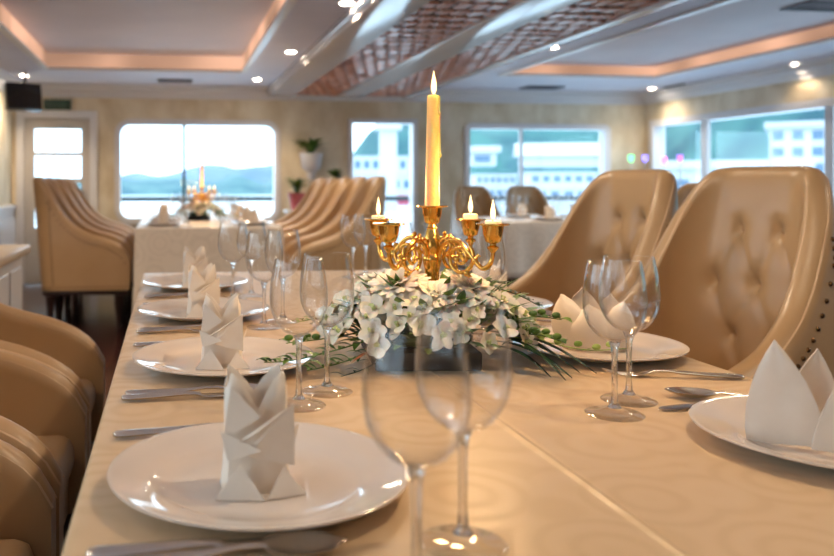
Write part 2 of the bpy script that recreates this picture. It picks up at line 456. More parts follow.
def spot(p, e, col=(1,.78,.54), size=2.3, blend=.7):
    l = bpy.data.lights.new('downlight_beam', 'SPOT'); l.energy = e; l.color = col; l.spot_size = size; l.spot_blend = blend; l.shadow_soft_size = .035
    o = bpy.data.objects.new('downlight_beam', l); C.objects.link(o); o.location = (p[0], p[1], p[2]-.03); return o
DLE = 28
for p, lab in vis:
    DL((p.x, p.y, ZC), 0, lab, 'ceiling downlights'); spot((p.x,p.y,ZC), 44 if p.x < 4 else 14)
for x, y in ((.87,2.65),(.87,.9),(.87,-.9),(-1.33,4.2),(-1.33,1.6),(-1.33,-1),(2.8,5.6),(2.8,3.4),(2.8,1.2),(2.8,-1),(4.95,3.6),(4.95,1.4)):
    DL((x,y,ZC), 0, 'round ceiling downlight outside the picture', 'ceiling downlights outside the picture')
    spot((x,y,ZC), {(-1.33,4.2): 85, (2.8,5.6): 60}.get((x,y), DLE))
def vent(x0, x1, y0, y1, label, z=ZC, m='vent'):
    o = thing('ceiling_vent', label, 'air vent', ((x0+x1)/2, (y0+y1)/2, z)); hx, hy = (x1-x0)/2, (y1-y0)/2
    bm = bmesh.new()
    for a in ((-hx,hx,-hy,-hy+.015),(-hx,hx,hy-.015,hy),(-hx,-hx+.015,-hy,hy),(hx-.015,hx,-hy,hy)): box(bm, *a, -.012, -.001)
    obj('vent_frame', bm, M[m], o)
    bm = bmesh.new(); n = 7
    for k in range(n):
        y = -hy+.02 + k*(2*hy-.04)/(n-1)
        box(bm, -hx+.015, hx-.015, -.006, .006, -.003, .0, M=Matrix.Translation((0,y,-.005)) @ Matrix.Rotation(.5,4,'X'))
    obj('louvres', bm, M[m], o)
v0 = P(175,80,z=ZC); vent(v0.x-.17, v0.x+.17, v0.y-.09, v0.y+.12, 'small grey air vent in the ceiling above the wide back window')
M['ventd'] = mat('dark_vent', hexc(52,54,62), .5)
v0 = P(690,86,z=ZC); vent(v0.x-.22, min(v0.x+.22,XR-.14), v0.y-.2, v0.y+.12, 'dark air vent in the ceiling by the right back corner light', m='ventd')
v0 = P(542,87,z=ZC); vent(v0.x-.2, v0.x+.2, v0.y-.12, v0.y+.12, 'grey air vent in the ceiling above the right back window')
v0 = P(812,5,z=ZC+.10); vent(v0.x-.12, v0.x+.3, v0.y-.12, v0.y+.12, 'grey air vent in the right ceiling tray at the top edge', z=ZC+.10)
# television by the door
tc = P(24,94,d=7.2)
tv = thing('television', 'black television hung from the ceiling in the left back corner', 'television', (tc.x, tc.y, ZC))
bm = bmesh.new(); R = Matrix.Translation((0,0,-.22)) @ Matrix.Rotation(.5,4,'Z') @ Matrix.Rotation(-.2,4,'X')
box(bm, -.16, .16, -.02, .07, -.135, .115, .012, R); box(bm, -.10, .10, .05, .14, -.09, .08, .02, R); obj('casing', bm, M['black'], tv, 40)
bm = bmesh.new(); box(bm, -.145, .145, -.024, -.019, -.12, .10, 0, R); obj('screen', bm, mat('tv_screen', hexc(18,18,22), .08), tv)
bm = bmesh.new(); tube(bm, [(0,.05,-.1),(0,.05,-.001)], .014); obj('ceiling_bracket', bm, M['black'], tv, 40)
# exit sign over the door
e0, e1 = wallX(44), wallX(71)
bm = bmesh.new(); box(bm, e0, e1, Y1-.05, Y1-.001, wallZ(57,110), wallZ(57,100), .006)
tag(obj('exit_sign', bm, mat('sign_green', hexc(14,52,40), .4)), 'dark green unlit sign box on the wall above the glazed door', 'sign')

# ------------------------------------------------------------------ armchair
PROF = [(0,1.085),(.02,1.078),(.05,1.045),(.085,.985),(.12,.92),(.18,.825),(.25,.75),(.37,.68),(.5,.64),(.6,.585),(.655,.50),(.675,.41)]
CW, CD, ZB = .245, .675, .285      # half width, depth, bottom of shell
def shell_path(off, n=22):
    """plan of the U, off = distance inside the outer face"""
    w = CW - off; r = .13 - off*.5; x0 = off; pts = []
    for k in range(n): pts.append((CD - (CD-x0-r)*k/n, -w))
    for k in range(n): a = 1.5*PI - k/n*PI/2; pts.append((x0+r+r*math.cos(a), -w+r+r*math.sin(a)))
    m = n
    for k in range(m): pts.append((x0, (-w+r) + 2*(w-r)*k/m))
    for k in range(n): a = PI - k/n*PI/2; pts.append((x0+r+r*math.cos(a), w-r+r*math.sin(a)))
    for k in range(n+1): pts.append((x0+r+(CD-x0-r)*k/n, w))
    return pts
BUT = [(-.06,.93),(.06,.93),(0,.79),(-.12,.79),(.12,.79),(-.06,.65),(.06,.65)]
def tuft(y, z):
    d = 0
    for by, bz in BUT:
        q = math.hypot(y-by, z-bz); d += .018*math.exp(-(q/.012)**2) + .014*math.exp(-(q/.030)**2)
    # diamond pleats between the buttons
    if .5 < z < .93 and abs(y) < .125:
        a = ((y/.06) + (z-.93)/.14) - 1; b = ((y/.06) - (z-.93)/.14) - 1
        for q in (a, b):
            f = abs((q/2) - round(q/2))*2
            # pleats run through the buttons
            f2 = abs(((q+0)/2) - math.floor((q)/2) - .5)*2
            d += .006*math.exp(-((f)/.17)**2)
    return d
def make_chair():
    root = thing('armchair', '', 'armchair')
    T = .058
    out = shell_path(0); inn = shell_path(T); mid = shell_path(T/2)
    bm = bmesh.new(); nz = 40; rings = []
    def tap(z): return 1 - .25*max(0, min(1, (z-.60)/.48))**1.2
    def lean(z): return -.075*max(0, (z-ZB))/.8 + .055
    for (ox,oy),(ix,iy),(mx,my) in zip(out, inn, mid):
        zt = hermite(mx - T/2 if mx > .0 else 0, PROF)
        fl = max(0, 1 - mx/.35)
        ring = []
        hb = zt - .03
        for k in range(nz+1):
            z = ZB + (hb-ZB)*k/nz; ring.append((ox + lean(z)*fl, oy*(1+.0*z), z))
        for k in range(1, 6):
            a = PI*k/6; cx, cy = (ox+ix)/2, (oy+iy)/2; h = math.cos(a)
            z = hb + .036*math.sin(a)
            ring.append((cx+(ox-cx)*h + lean(z)*fl, cy+(oy-cy)*h, z))
        for k in range(nz+1):
            z = hb - (hb-ZB)*k/nz
            x, y = ix, iy
            if ix < .2:
                dd = tuft(iy, z)*max(0,min(1,(.2-ix)/.08)); x -= dd
                x += .010*math.sin(PI*min(1,max(0,(z-.5)/.55)))
            ring.append((x + lean(z)*fl, y, z))
        rings.append([bm.verts.new((p[0], p[1]*tap(p[2]), p[2])) for p in ring])
    m = len(rings[0])
    for a, b in zip(rings, rings[1:]):
        for k in range(m): bm.faces.new((a[k], a[(k+1)%m], b[(k+1)%m], b[k]))
    bm.faces.new(rings[0]); bm.faces.new(rings[-1][::-1])
    shell = obj('upholstered_shell', bm, M['leather'], root, 60)
    # buttons
    for by, bz in BUT:
        if abs(by) > .15: continue
        bm = bmesh.new()
        zz = bz; sphere(bm, (T - tuft(by,bz) + .010*math.sin(PI*min(1,max(0,(bz-.5)/.55))) + lean(bz)*(1-(T/2)/.35) + .002, by*tap(bz), bz), .011, 8, 6, .5, 1, 1)
        obj('button', bm, M['leather'], root, 60)
    # piping along both rims
    bm = bmesh.new()
    for path in (shell_path(.008), shell_path(T-.008)):
        pts = []
        for (x,y),(mx,my) in zip(path, mid):
            zt = hermite(mx - T/2 if mx > 0 else 0, PROF); fl = max(0, 1 - mx/.35)
            z = zt - .012; pts.append((x + lean(z)*fl, y*tap(z), z))
        tube(bm, pts, .0035, 6)
    obj('piping', bm, M['piping'], root, 60)
    # nailheads on the outer arm front and along the bottom
    bm = bmesh.new()
    for s in (-1,1):
        for k in range(26): sphere(bm, (.07+k*.0235, s*(CW+.001), ZB+.022), .006, 6, 4)
        for k in range(24):
            u = .10 + k*.0235; z = hermite(u, PROF) - .055
            if u < .35: u2 = u + lean(z)*max(0,1-(u+T/2)/.35)
            else: u2 = u
            sphere(bm, (u2, s*(CW*tap(z)+.001), z), .006, 6, 4)
        for k in range(34):     # up the back edge
            z = .33+k*.021
            sphere(bm, (.115+lean(z)*.6 + (0), s*(CW*tap(z)-.0005), z), .006, 6, 4) if z < .93 else None
    o = obj('nailhead_trim', bm, M['nail'], root, 60); o['kind'] = 'stuff'
    # seat: cushion with a soft top, front rail below
    bm = bmesh.new(); box(bm, .085, .655, -(CW-T-.002), CW-T-.002, .385, .475, .035, seg=4)
    for v in bm.verts:
        if v.co.z > .46: v.co.z += .02*math.cos(v.co.y/.17*PI/2)
    obj('seat_cushion', bm, M['leather'], root, 60)
    bm = bmesh.new(); box(bm, .1, .64, -(CW-T-.001), CW-T-.001, ZB+.005, .384, .01); obj('seat_front', bm, M['leather'], root, 60)
    bm = bmesh.new(); box(bm, .07, .66, -.23, .23, .25, ZB-.001, .006); obj('base_frame', bm, M['darkwood'], root, 40)
    for x in (.12,.60):
        for y in (-.195,.195):
            bm = bmesh.new()
            lathe(bm, [(.0,0),(.017,0),(.02,.02),(.018,.05),(.028,.12),(.036,.19),(.034,.22),(.04,.249),(0,.249)] if x > .3 else [(0,0),(.018,0),(.022,.1),(.034,.249),(0,.249)], 14, (x,y,0))
            obj('leg', bm, M['darkwood'], root, 50)
    return root
CH = First(make_chair())
g = 'cream leather armchairs'
for y, lab in ((1.17,'cream leather armchair at bottom left, nearest the camera, its seat showing'), (1.70,'cream leather armchair in the left near row, middle of three'), (2.22,'cream leather armchair in the left near row, farthest of three')):
    CH((-.87, y, 0), 0, lab, 'armchairs on the left of the near table')
CH((1.545, 1.90, 0), PI+.36, 'tufted cream armchair on the right, large and nearest, back cut by the right edge', 'armchairs on the right of the near table')
CH((1.52, 2.43, 0), PI+.25, 'tufted cream armchair on the right behind the candelabra glasses, second from the right edge', 'armchairs on the right of the near table')
ordi = ['nearest', 'second', 'third', 'farthest']
for i, y in enumerate((6.0, 6.52, 7.04, 7.56)):
    CH((-.96, y, 0), 0, 'cream armchair in side view left of the far laid table, %s in its row' % ordi[i], 'armchairs on the left of the far table')
ordi = ['nearest', 'second', 'third', 'fourth', 'farthest']
for i, y in enumerate((5.42, 5.94, 6.46, 6.98, 7.5)):
    CH((1.45, y, 0), PI, 'cream armchair right of the far laid table, %s in its row' % ordi[i], 'armchairs on the right of the far table')
CH((2.95, 7.62, 0), -PI/2, 'tufted armchair behind the right far table, the left of two', 'armchairs behind the right far table', (1,1,.93))
CH((3.46, 7.55, 0), -PI/2, 'tufted armchair behind the right far table, the right of two', 'armchairs behind the right far table', (1,1,.93))
pc = P(712,190,d=3.9); CH((pc.x, pc.y, 0), PI+.2, 'armchair glimpsed between the two large tufted armchairs', 'armchairs', (1,1,.96))

# ------------------------------------------------------------------ tables and cloths
def table(x0, x1, y0, y1, z, label):
    o = thing('dining_table', label, 'table', ((x0+x1)/2, (y0+y1)/2, 0)); hx, hy = (x1-x0)/2, (y1-y0)/2
    bm = bmesh.new(); box(bm, -hx+.012, hx-.012, -hy+.012, hy-.012, z-.04, z-.006, .004); obj('table_top', bm, M['darkwood'], o)
    for sx in (-1,1):
        for sy in (-1,1):
            bm = bmesh.new(); box(bm, sx*(hx-.12)-.03, sx*(hx-.12)+.03, sy*(hy-.12)-.03, sy*(hy-.12)+.03, 0, z-.041, .004); obj('leg', bm, M['darkwood'], o)
def cloth(x0, x1, y0, y1, z, drop, label, m, waves=1.0, seam=None, seamy=None):
    """one sheet: flat top, rounded edge, folded skirt"""
    bm = bmesh.new()
    nx, ny = (60, 120) if seam is not None else (24, 60)
    xs = [x0+(x1-x0)*i/nx for i in range(nx+1)]; ys = [y0+(y1-y0)*j/ny for j in range(ny+1)]
    if seam is not None:
        xs = sorted(set([x for x in xs if abs(x-seam) > .014] + [seam + k*.0015 for k in range(-8,9)]))
    def topz(x, y):
        zz = z
        if seam is not None:
            t = (x-seam); zz += .0022*math.exp(-(t/.0035)**2) + (.0012 if t > 0 else 0)*min(1,t/.01)*math.exp(-max(0,t)/.2)
        if waves: zz += .0006*noise.noise((x*4, y*4, 3))
        return zz
    g = [[bm.verts.new((x, y, topz(x,y))) for y in ys] for x in xs]
    for i in range(len(xs)-1):
        for j in range(len(ys)-1): bm.faces.new((g[i][j], g[i+1][j], g[i+1][j+1], g[i][j+1]))
    border = [g[i][0] for i in range(len(xs))] + [g[-1][j] for j in range(1,len(ys))] + [g[i][-1] for i in range(len(xs)-2,-1,-1)] + [g[0][j] for j in range(len(ys)-2,0,-1)]
    n = len(border); cx, cy = (x0+x1)/2, (y0+y1)/2
    L = 0; acc = []
    for i, v in enumerate(border):
        acc.append(L); L += (border[(i+1)%n].co - v.co).length
    prev = border
    steps = [(.003,.001),(.006,.004),(.007,.012)] + [(.007,.012+(drop-.012)*k/8) for k in range(1,9)]
    for o_, dz in steps:
        ring = []
        for i, v in enumerate(border):
            nx_ = (1 if v in g[-1] else -1 if v in g[0] else 0)
            x, y = v.co.x, v.co.y
            dx = 1 if abs(x-x1) < 1e-6 else -1 if abs(x-x0) < 1e-6 else 0
            dy = 1 if abs(y-y1) < 1e-6 else -1 if abs(y-y0) < 1e-6 else 0
            amp = waves*.016*(dz/drop) if dz > .02 else 0
            w = .9 + math.sin(acc[i]*22+1.3*math.sin(acc[i]*5))
            ring.append(bm.verts.new((x + dx*(o_+amp*w), y + dy*(o_+amp*w), v.co.z - dz)))
        for i in range(n):
            j = (i+1) % n; bm.faces.new((prev[i], prev[j], ring[j], ring[i]))
        prev = ring
    o = obj('tablecloth', bm, m, None, 60)
    md = o.modifiers.new('thick', 'SOLIDIFY'); md.thickness = .0015; md.offset = -1
    tag(o, label, 'tablecloth'); return o
EX0, EX1, EY0, EY1 = -.082, .88, -1.3, 2.66
table(EX0, EX1, EY0, EY1, TZ, 'long dining table under the golden damask cloth in the foreground')
cloth(EX0, EX1, EY0, EY1, TZ, .13, 'golden damask tablecloth with a centre crease on the foreground table', M['cloth'], .3, seam=.408)
table(-.22, .74, 5.28, 7.6, TZ, 'far dining table before the wide back window, under an ivory cloth')
cloth(-.22, .74, 5.28, 7.6, TZ, .6, 'ivory tablecloth hanging in folds on the far table before the wide window', M['clothw'])
table(2.52, 3.75, 5.75, 6.65, TZ, 'far dining table on the right before the back window, under a white cloth')
cloth(2.52, 3.75, 5.75, 6.65, TZ, .42, 'white tablecloth on the right far table behind the candles', M['clothw'], 1.3)

# sideboard at the left
q = P(34,243,z=.8)
sb = thing('sideboard', 'white sideboard with a beige top at the left edge of the picture', 'sideboard', (q.x-.27, 3.0, 0))
bm = bmesh.new(); box(bm, -.27, .27, -.3, .3, .765, .80, .008); obj('worktop', bm, M['clothtop'] if 'clothtop' in M else mat('beige_top', hexc(214,190,160), .3), sb, 40)
bm = bmesh.new(); box(bm, -.24, .24, -.27, .27, .10, .764, .004)
for s in (-1,1): box(bm, .24, .246, s*.135-.115, s*.135+.115, .16, .72, .004)
obj('body', bm, M['trim'], sb)
bm = bmesh.new(); box(bm, -.22, .22, -.25, .25, 0, .099); obj('plinth', bm, M['darkwood'], sb)

# ------------------------------------------------------------------ tableware
def plate_proto():
    bm = bmesh.new()
    lathe(bm, [(0,.0045),(.07,.0045),(.094,.0055),(.100,.0085),(.110,.0125),(.125,.0158),(.140,.0190),(.1455,.0208),(.147,.0205),(.1465,.0188),(.138,.0155),(.115,.0095),(.098,.0030),(.075,.0012),(.072,0),(.066,0),(.064,.0016),(0,.0016)], 96)
    o = obj('dinner_plate', bm, M['porcelain'], None, 50); o['category'] = 'plate'; return o
def glass_proto():
    o = thing('wine_glass', '', 'wine glass')
    bm = bmesh.new(); t = .0009
    prof = [(.0005,.094),(.010,.0955),(.021,.101),(.0305,.112),(.0365,.125),(.0388,.138),(.0390,.148),(.0378,.165),(.0352,.181),(.0322,.1975)]
    pts = smooth_pts([(r,z,0) for r,z in prof], 3)
    outer = [(max(p.x,.0004), p.y) for p in pts]; inner = [(max(r-t*(1 if z > .1 else 1.6),.0002), z+(.0015 if z < .11 else 0)) for r, z in outer]
    lathe(bm, [(0,.094)] + outer + [(outer[-1][0]-t/2, .1981)] + inner[::-1] + [(0,inner[0][1])], 48)
    obj('bowl', bm, M['bowl'], o, 50)
    bm = bmesh.new()
    lathe(bm, [(0,.0935),(.0075,.0935),(.0052,.088),(.0040,.078),(.0036,.055),(.0036,.030),(.0046,.016),(.0085,.0095),(0,.0094)], 40)
    obj('stem', bm, M['glass'], o, 50)
    bm = bmesh.new(); lathe(bm, [(0,.0093),(.0086,.0093),(.0190,.0050),(.031,.0028),(.0350,.0022),(.0365,.0012),(.0350,.0003),(0,.0003)], 48)
    obj('foot', bm, M['footglass'], o, 50)
    return o
def loft(bm, secs, n=12, M_=None):
    """secs: (x, halfwidth, zc, halfthick, dish)"""
    rings = []
    for x, w, z, t, d in secs:
        ring = []
        for k in range(n):
            a = 2*PI*k/n; yy = w*math.cos(a); zz = z + t*math.sin(a) - d*(1-(yy/w)**2 if w else 0)
            ring.append(bm.verts.new((x, yy, zz)))
        rings.append(ring)
    for a, b in zip(rings, rings[1:]):
        for k in range(n): bm.faces.new((a[k], a[(k+1)%n], b[(k+1)%n], b[k]))
    bm.faces.new(rings[0][::-1]); bm.faces.new(rings[-1])
HN = [(0,.004,.0045,.0020,0),(.002,.0085,.0048,.0032,0),(.012,.0100,.0050,.0034,0),(.05,.0082,.0060,.0030,0),(.085,.0058,.0075,.0026,0)]
def knife_proto():
    o = thing('table_knife', '', 'knife')
    bm = bmesh.new(); loft(bm, HN+[(.1,.0052,.0070,.0026,0),(.108,.0066,.0060,.0028,0)]); obj('handle', bm, M['steel'], o, 50)
    bm = bmesh.new(); loft(bm, [(.106,.0055,.0050,.0022,0),(.115,.0090,.0040,.0012,0),(.16,.0100,.0035,.0009,0),(.19,.0090,.0033,.0008,0),(.205,.0060,.0032,.0007,0),(.212,.0012,.0032,.0005,0)]); obj('blade', bm, M['steel'], o, 50)
    return o
def spoon_proto():
    o = thing('table_spoon', '', 'spoon')
    bm = bmesh.new(); loft(bm, HN+[(.11,.0036,.0100,.0022,0),(.130,.0034,.0110,.0018,0),(.138,.0050,.0105,.0014,0)]); obj('handle', bm, M['steel'], o, 50)
    bm = bmesh.new(); S = []
    for k in range(13):
        u = k/12; x = .134 + .066*u; w = .0215*math.sqrt(max(.02, 1-(2*(u**.9)-1)**2)); S.append((x, w, .0105-.001*u, .0009, .0085*math.sin(PI*min(1,u*1.02+.0))))
    loft(bm, S, 20); obj('spoon_bowl', bm, M['steel'], o, 60)
    return o
def fork_proto():
    o = thing('table_fork', '', 'fork')
    bm = bmesh.new(); loft(bm, HN+[(.11,.0036,.0100,.0022,0),(.130,.0034,.0095,.0018,0),(.140,.0075,.0070,.0014,0),(.150,.0115,.0045,.0012,0),(.158,.0120,.0038,.0011,0)]); obj('handle', bm, M['steel'], o, 50)
    for k in range(4):
        y = -.0094+k*.00627; bm = bmesh.new(); loft(bm, [(.156,.0022,.0038,.0010,0),(.175,.0017,.0036,.0009,0),(.190,.0014,.0060,.0008,0),(.203,.0006,.0095,.0005,0)], 8)
        for v in bm.verts: v.co.y += y
        obj('tine', bm, M['steel'], o, 50)
    return o
def solid_poly(bm, pts, n, t=.0012):
    """thin folded sheet from an ordered polygon, with thickness t along n"""
    n = Vector(n).normalized()*t
    A = [bm.verts.new(Vector(p)) for p in pts]; B = [bm.verts.new(Vector(p)+n) for p in pts]
    bm.faces.new(A[::-1]); bm.faces.new(B)
    m = len(A)
    for i in range(m): bm.faces.new((A[i], A[(i+1)%m], B[(i+1)%m], B[i]))
def zsc(o):
    for v in o.data.vertices: v.co.z *= .87
def tower_napkin():
    """two-pointed standing fold; faces local -y"""
    o = thing('folded_napkin', '', 'napkin')
    bm = bmesh.new()
    n = 24; rows = [0, .012, .04, .07, .095, 1.0]
    def rad(z):
        return interp(z, [(0,1.12),(.02,1.04),(.06,.98),(.10,1.0),(.137,.94)])
    def top(a):     # a=angle, -pi/2 is the front
        x = math.cos(a); front = -math.sin(a)
        pk = .130*max(0,1-abs(abs(x)-.70)*.22) 
        notch = .020*max(0, 1-abs(x)/.60)*(1 if front > 0 else .55)
        return pk - notch - (.012 if x > .8 or x < -.8 else 0)
    R = []
    for k in range(n):
        a = 2*PI*k/n; tz = top(a); col = []
        for q in (0,.1,.3,.55,.8,1):
            z = tz*q; s = rad(z)
            sq = 1/max(abs(math.cos(a)),abs(math.sin(a)))*.55+.45
            col.append(bm.verts.new((.031*s*sq*math.cos(a), .022*s*sq*math.sin(a)*(1+.1*math.sin(3*a)), z)))
        R.append(col)
    for k in range(n):
        a, b = R[k], R[(k+1)%n]
        for i in range(5): bm.faces.new((a[i], b[i], b[i+1], a[i+1]))
    ob = obj('standing_fold', bm, M['napkin'], o, 28)
    md = ob.modifiers.new('t','SOLIDIFY'); md.thickness = .0016; md.offset = -1
    zsc(ob)
    bm = bmesh.new()
    # diagonal wrap: lapels meeting below the notch, a band across the waist and two feet
    solid_poly(bm, [(-.034,-.027,.060),(-.027,-.028,.118),(.001,-.034,.086)], (0,-1,0), .002)
    solid_poly(bm, [(.034,-.027,.030),(-.012,-.036,.046),(-.030,-.031,.052),(-.004,-.037,.070),(.033,-.028,.098)], (0,-1,.1), .003)
    solid_poly(bm, [(-.036,-.028,.070),(-.030,-.034,.040),(.002,-.041,.052)], (0,-1,.2), .002)
    solid_poly(bm, [(-.042,-.034,0),(.004,-.043,0),(-.018,-.033,.036)], (0,-1,.3), .003)
    solid_poly(bm, [(.006,-.041,0),(.044,-.032,0),(.024,-.031,.030)], (0,-1,.3), .003)
    solid_poly(bm, [(.033,-.02,.05),(.040,-.004,.066),(.033,.012,.04)], (1,0,0), .002)
    zsc(obj('folded_flaps', bm, M['napkin'], o))
    return o
def petal_sheet(bm, base, tip, w, bulge, pointed, nrm, t=.0015, nu=10, nv=8, crease=.0):
    base = Vector(base); tip = Vector(tip); ax = tip-base; nrm = Vector(nrm).normalized(); side = ax.cross(nrm).normalized()
    def f(u, v):
        s = (u-.5)*2
        if pointed: ww = w*(1 - v**1.6)*(1-.25*(1-v)) + .0004
        else: ww = w*(.55+.45*math.sin(PI*min(1,v*1.0+.12)))*math.sqrt(max(0.001,1-v**7))
        return base + ax*v + side*s*ww + nrm*(bulge*math.sin(PI*v)*.9 - bulge*1.2*s*s + crease*abs(s))
    a = grid(bm, f, nu, nv); b = grid(bm, lambda u,v: f(u,v)-nrm*t, nu, nv)
    # close the rim
    ring = lambda g: [g[i][0] for i in range(nu+1)] + [g[nu][j] for j in range(1,nv+1)] + [g[i][nv] for i in range(nu-1,-1,-1)] + [g[0][j] for j in range(nv-1,0,-1)]
    A, B = ring(a), ring(b)
    for i in range(len(A)):
        j = (i+1) % len(A); bm.faces.new((A[i], A[j], B[j], B[i]))
def petal_napkin(label, loc, rz, spec, pointed):
    o = thing('folded_napkin', label, 'napkin', loc, rz, 'white folded napkins')
    for i, (bx,by,tx,ty,tz,w,bu,nx,ny) in enumerate(spec):
        bm = bmesh.new(); petal_sheet(bm, (bx,by,.001), (tx,ty,tz), w, bu, pointed, (nx,ny,.25), crease=.004 if pointed else 0)
        obj('napkin_petal', bm, M['napkin'], o, 50)
    return o

PL = First(plate_proto()); GL = First(glass_proto()); KN = First(knife_proto()); SP = First(spoon_proto()); FK = First(fork_proto()); NP = First(tower_napkin())
place = ['nearest the camera', 'second from the camera', 'third from the camera', 'farthest from the camera']
zc = TZ + .0005
LP = [(.087,.785),(.087,1.302),(.075,1.79),(.072,2.272)]
LG = [((.177,.562),(.240,.636)), ((.171,1.058),(.222,1.122)), ((.192,1.633),(.240,1.698)), ((.159,2.03),(.212,2.09))]
for i, (x, y) in enumerate(LP):
    PL((x,y,zc), 0, 'white glazed dinner plate on the left side of the table, %s' % place[i], 'dinner plates on the near table')
    NP((x-.004, y-.008, zc+.0052), [0,-.06,.14,.1][i], 'white two-pointed folded napkin on the left plate %s' % place[i], 'white folded napkins')
    KN((-.066, y-(.192 if i else .137), zc), .02, 'steel table knife beside the left plate %s' % place[i], 'table knives')
    SP((-.062, y-(.168 if i else .160), zc), -.05 if i else .06, 'steel table spoon lying by the knife at the left plate %s' % place[i], 'table spoons')
    FK((-.066, y+.165, zc), .05, 'steel fork partly hidden behind the left plate %s' % place[i], 'table forks')
    for k, (gx, gy) in enumerate(LG[i]):
        GL((gx,gy,zc), 0, ['empty wine glass at the left plate %s, the nearer of its pair', 'empty wine glass at the left plate %s, the farther of its pair'][k] % place[i], 'wine glasses on the near table')
RP = [(.745,.816),(.738,1.319),(.738,1.80),(.738,2.30)]
for i, (x, y) in enumerate(RP):
    PL((x,y,zc), 0, 'white glazed dinner plate on the right side of the table, %s' % place[i], 'dinner plates on the near table')
    if i > 0:
        FK((.862, y-.205, zc), PI+(-.25 if i == 1 else 0), 'steel fork by the near side of the right plate %s' % place[i], 'table forks')
    if i < 3:
        SP((.862, y+.130, zc+.0005), PI-.50, 'steel spoon by the right plate %s, bowl towards the glasses' % place[i], 'table spoons') if i == 0 else SP((.85, y+.205, zc), PI, 'steel spoon by the right plate %s, bowl towards the glasses' % place[i], 'table spoons')
        KN((.84, y+.16 if i else y+.175, zc), PI if i else PI+.06, 'steel knife by the right plate %s' % place[i], 'table knives') if i else KN((.845,y+.185,zc), PI+.12, 'steel knife beside the spoon at the right plate nearest the camera', 'table knives')
    for k, (dx, dy) in enumerate(((-.172,.151),(-.117,.209))):
        GL((.74+dx,.816+dy+(y-.816),zc), 0, ['empty wine glass at the right plate %s, the nearer of its pair', 'empty wine glass at the right plate %s, the farther of its pair'][k] % place[i], 'wine glasses on the near table')
# big pointed napkin, right near plate (local +x to the right of the picture)
petal_napkin('large white pointed napkin standing on the right plate nearest the camera, cut by the edge', (.715,.805,zc+.0052), -.40,
    [(-.034,-.004,-.046,-.006,.118,.050,.005,-.35,-1),(.022,-.028,.036,-.018,.110,.052,.006,.15,-1),(.0,.020,.008,.030,.104,.042,.004,0,1),(.052,.01,.07,.012,.09,.03,.004,.8,-.6)], True)
petal_napkin('white napkin folded into rounded petals on the right plate behind the two glasses', (.735,1.315,zc+.0052), -.45,
    [(-.030,-.006,-.056,-.010,.098,.034,.008,-.5,-1),(.0,-.014,-.010,-.022,.084,.036,.010,0,-1),(.032,-.006,.048,-.012,.090,.032,.008,.5,-1),(-.012,.016,-.020,.026,.108,.034,.006,-.1,1),(.022,.016,.030,.026,.098,.032,.006,.4,1)], False)
for i in (2,3):
    NP((RP[i][0], RP[i][1], zc+.0052), .4, 'white folded napkin on the right plate %s' % place[i], 'white folded napkins')

# ------------------------------------------------------------------ candelabra and candles
def candelabra():
    o = thing('candelabra', '', 'candelabra')
    s = 1.08
    bm = bmesh.new()
    lathe(bm, [(0,0),(.052,0),(.054,.004),(.050,.009),(.030,.016),(.018,.026),(.013,.040),(.010,.07),(.0095,.10),(.012,.105),(.012,.108),(.0105,.112),(.0125,.150),(.0160,.166),(.0165,.172),(.0135,.176),(.0150,.181),(.0165,.190),(.0150,.200),(.0115,.212),(.0075,.224),(.0058,.230),(.0090,.234),(.0098,.238),(.0070,.242),(.0058,.245),(.0085,.248),(0,.249)], 28)
    obj('column', bm, M['gold'], o, 50)
    def cup(cx, cy, z):
        bm = bmesh.new()
        lathe(bm, [(0,0),(.0045,0),(.0050,.003),(.0085,.006),(.0095,.009),(.0052,.012),(.0052,.0145),(.0120,.018),(.0152,.030),(.0172,.043),(.0255,.0445),(.0265,.0455),(.0260,.047),(.0172,.0462),(.0155,.042),(.0125,.030),(.0100,.026),(0,.026)], 28, (cx,cy,z))
        obj('candle_cup', bm, M['gold'], o, 50)
    cup(0, 0, .2115+.001)
    for k in range(4):
        a = k*PI/2
        bm = bmesh.new()
        def W(r, z, off=0): return V(r*math.cos(a)-off*math.sin(a), r*math.sin(a)+off*math.cos(a), z)
        main = [(.012,.168),(.020,.190),(.038,.203),(.056,.199),(.072,.184),(.086,.169),(.098,.160),(.110,.166),(.1165,.180),(.117,.190)]
        tube(bm, smooth_pts([W(r,z) for r,z in main], 6), [.0038]*9 + [.0042]*37 + [.0034]*9, 10)
        sp = []
        for q in range(34):
            t = q/33; an = .65 - t*PI*3.1; rr = .0290*(1-t*.78)
            sp.append(W(.054+rr*math.cos(an)*.95, .174+rr*math.sin(an), .001))
        tube(bm, sp, [.0037 - .0010*q/33 for q in range(34)], 10)
        sphere(bm, sp[-1], .0056, 10, 8)
        # small upper curl against the column, and leaf tongues on the scroll
        c2 = []
        for q in range(20):
            t = q/19; an = -1.2 + t*PI*1.45; rr = .0135*(1-.3*t)
            c2.append(W(.024+rr*math.cos(an), .193+rr*math.sin(an), 0))
        tube(bm, c2, .0025, 8)
        for (r, z, tx, tz_) in ((.083,.172,.012,.010),(.040,.203,-.008,.010),(.068,.150,.010,-.006)):
            sphere(bm, W(r,z), .006, 8, 6); tube(bm, [W(r,z), W(r+tx*.6,z+tz_*.9), W(r+tx,z+tz_*.7)], [.004,.003,.0008], 8)
        obj('scroll_arm', bm, M['gold'], o, 60)
        cup(.117*math.cos(a), .117*math.sin(a), .1865)
    return o
CA = (.443, 1.318)
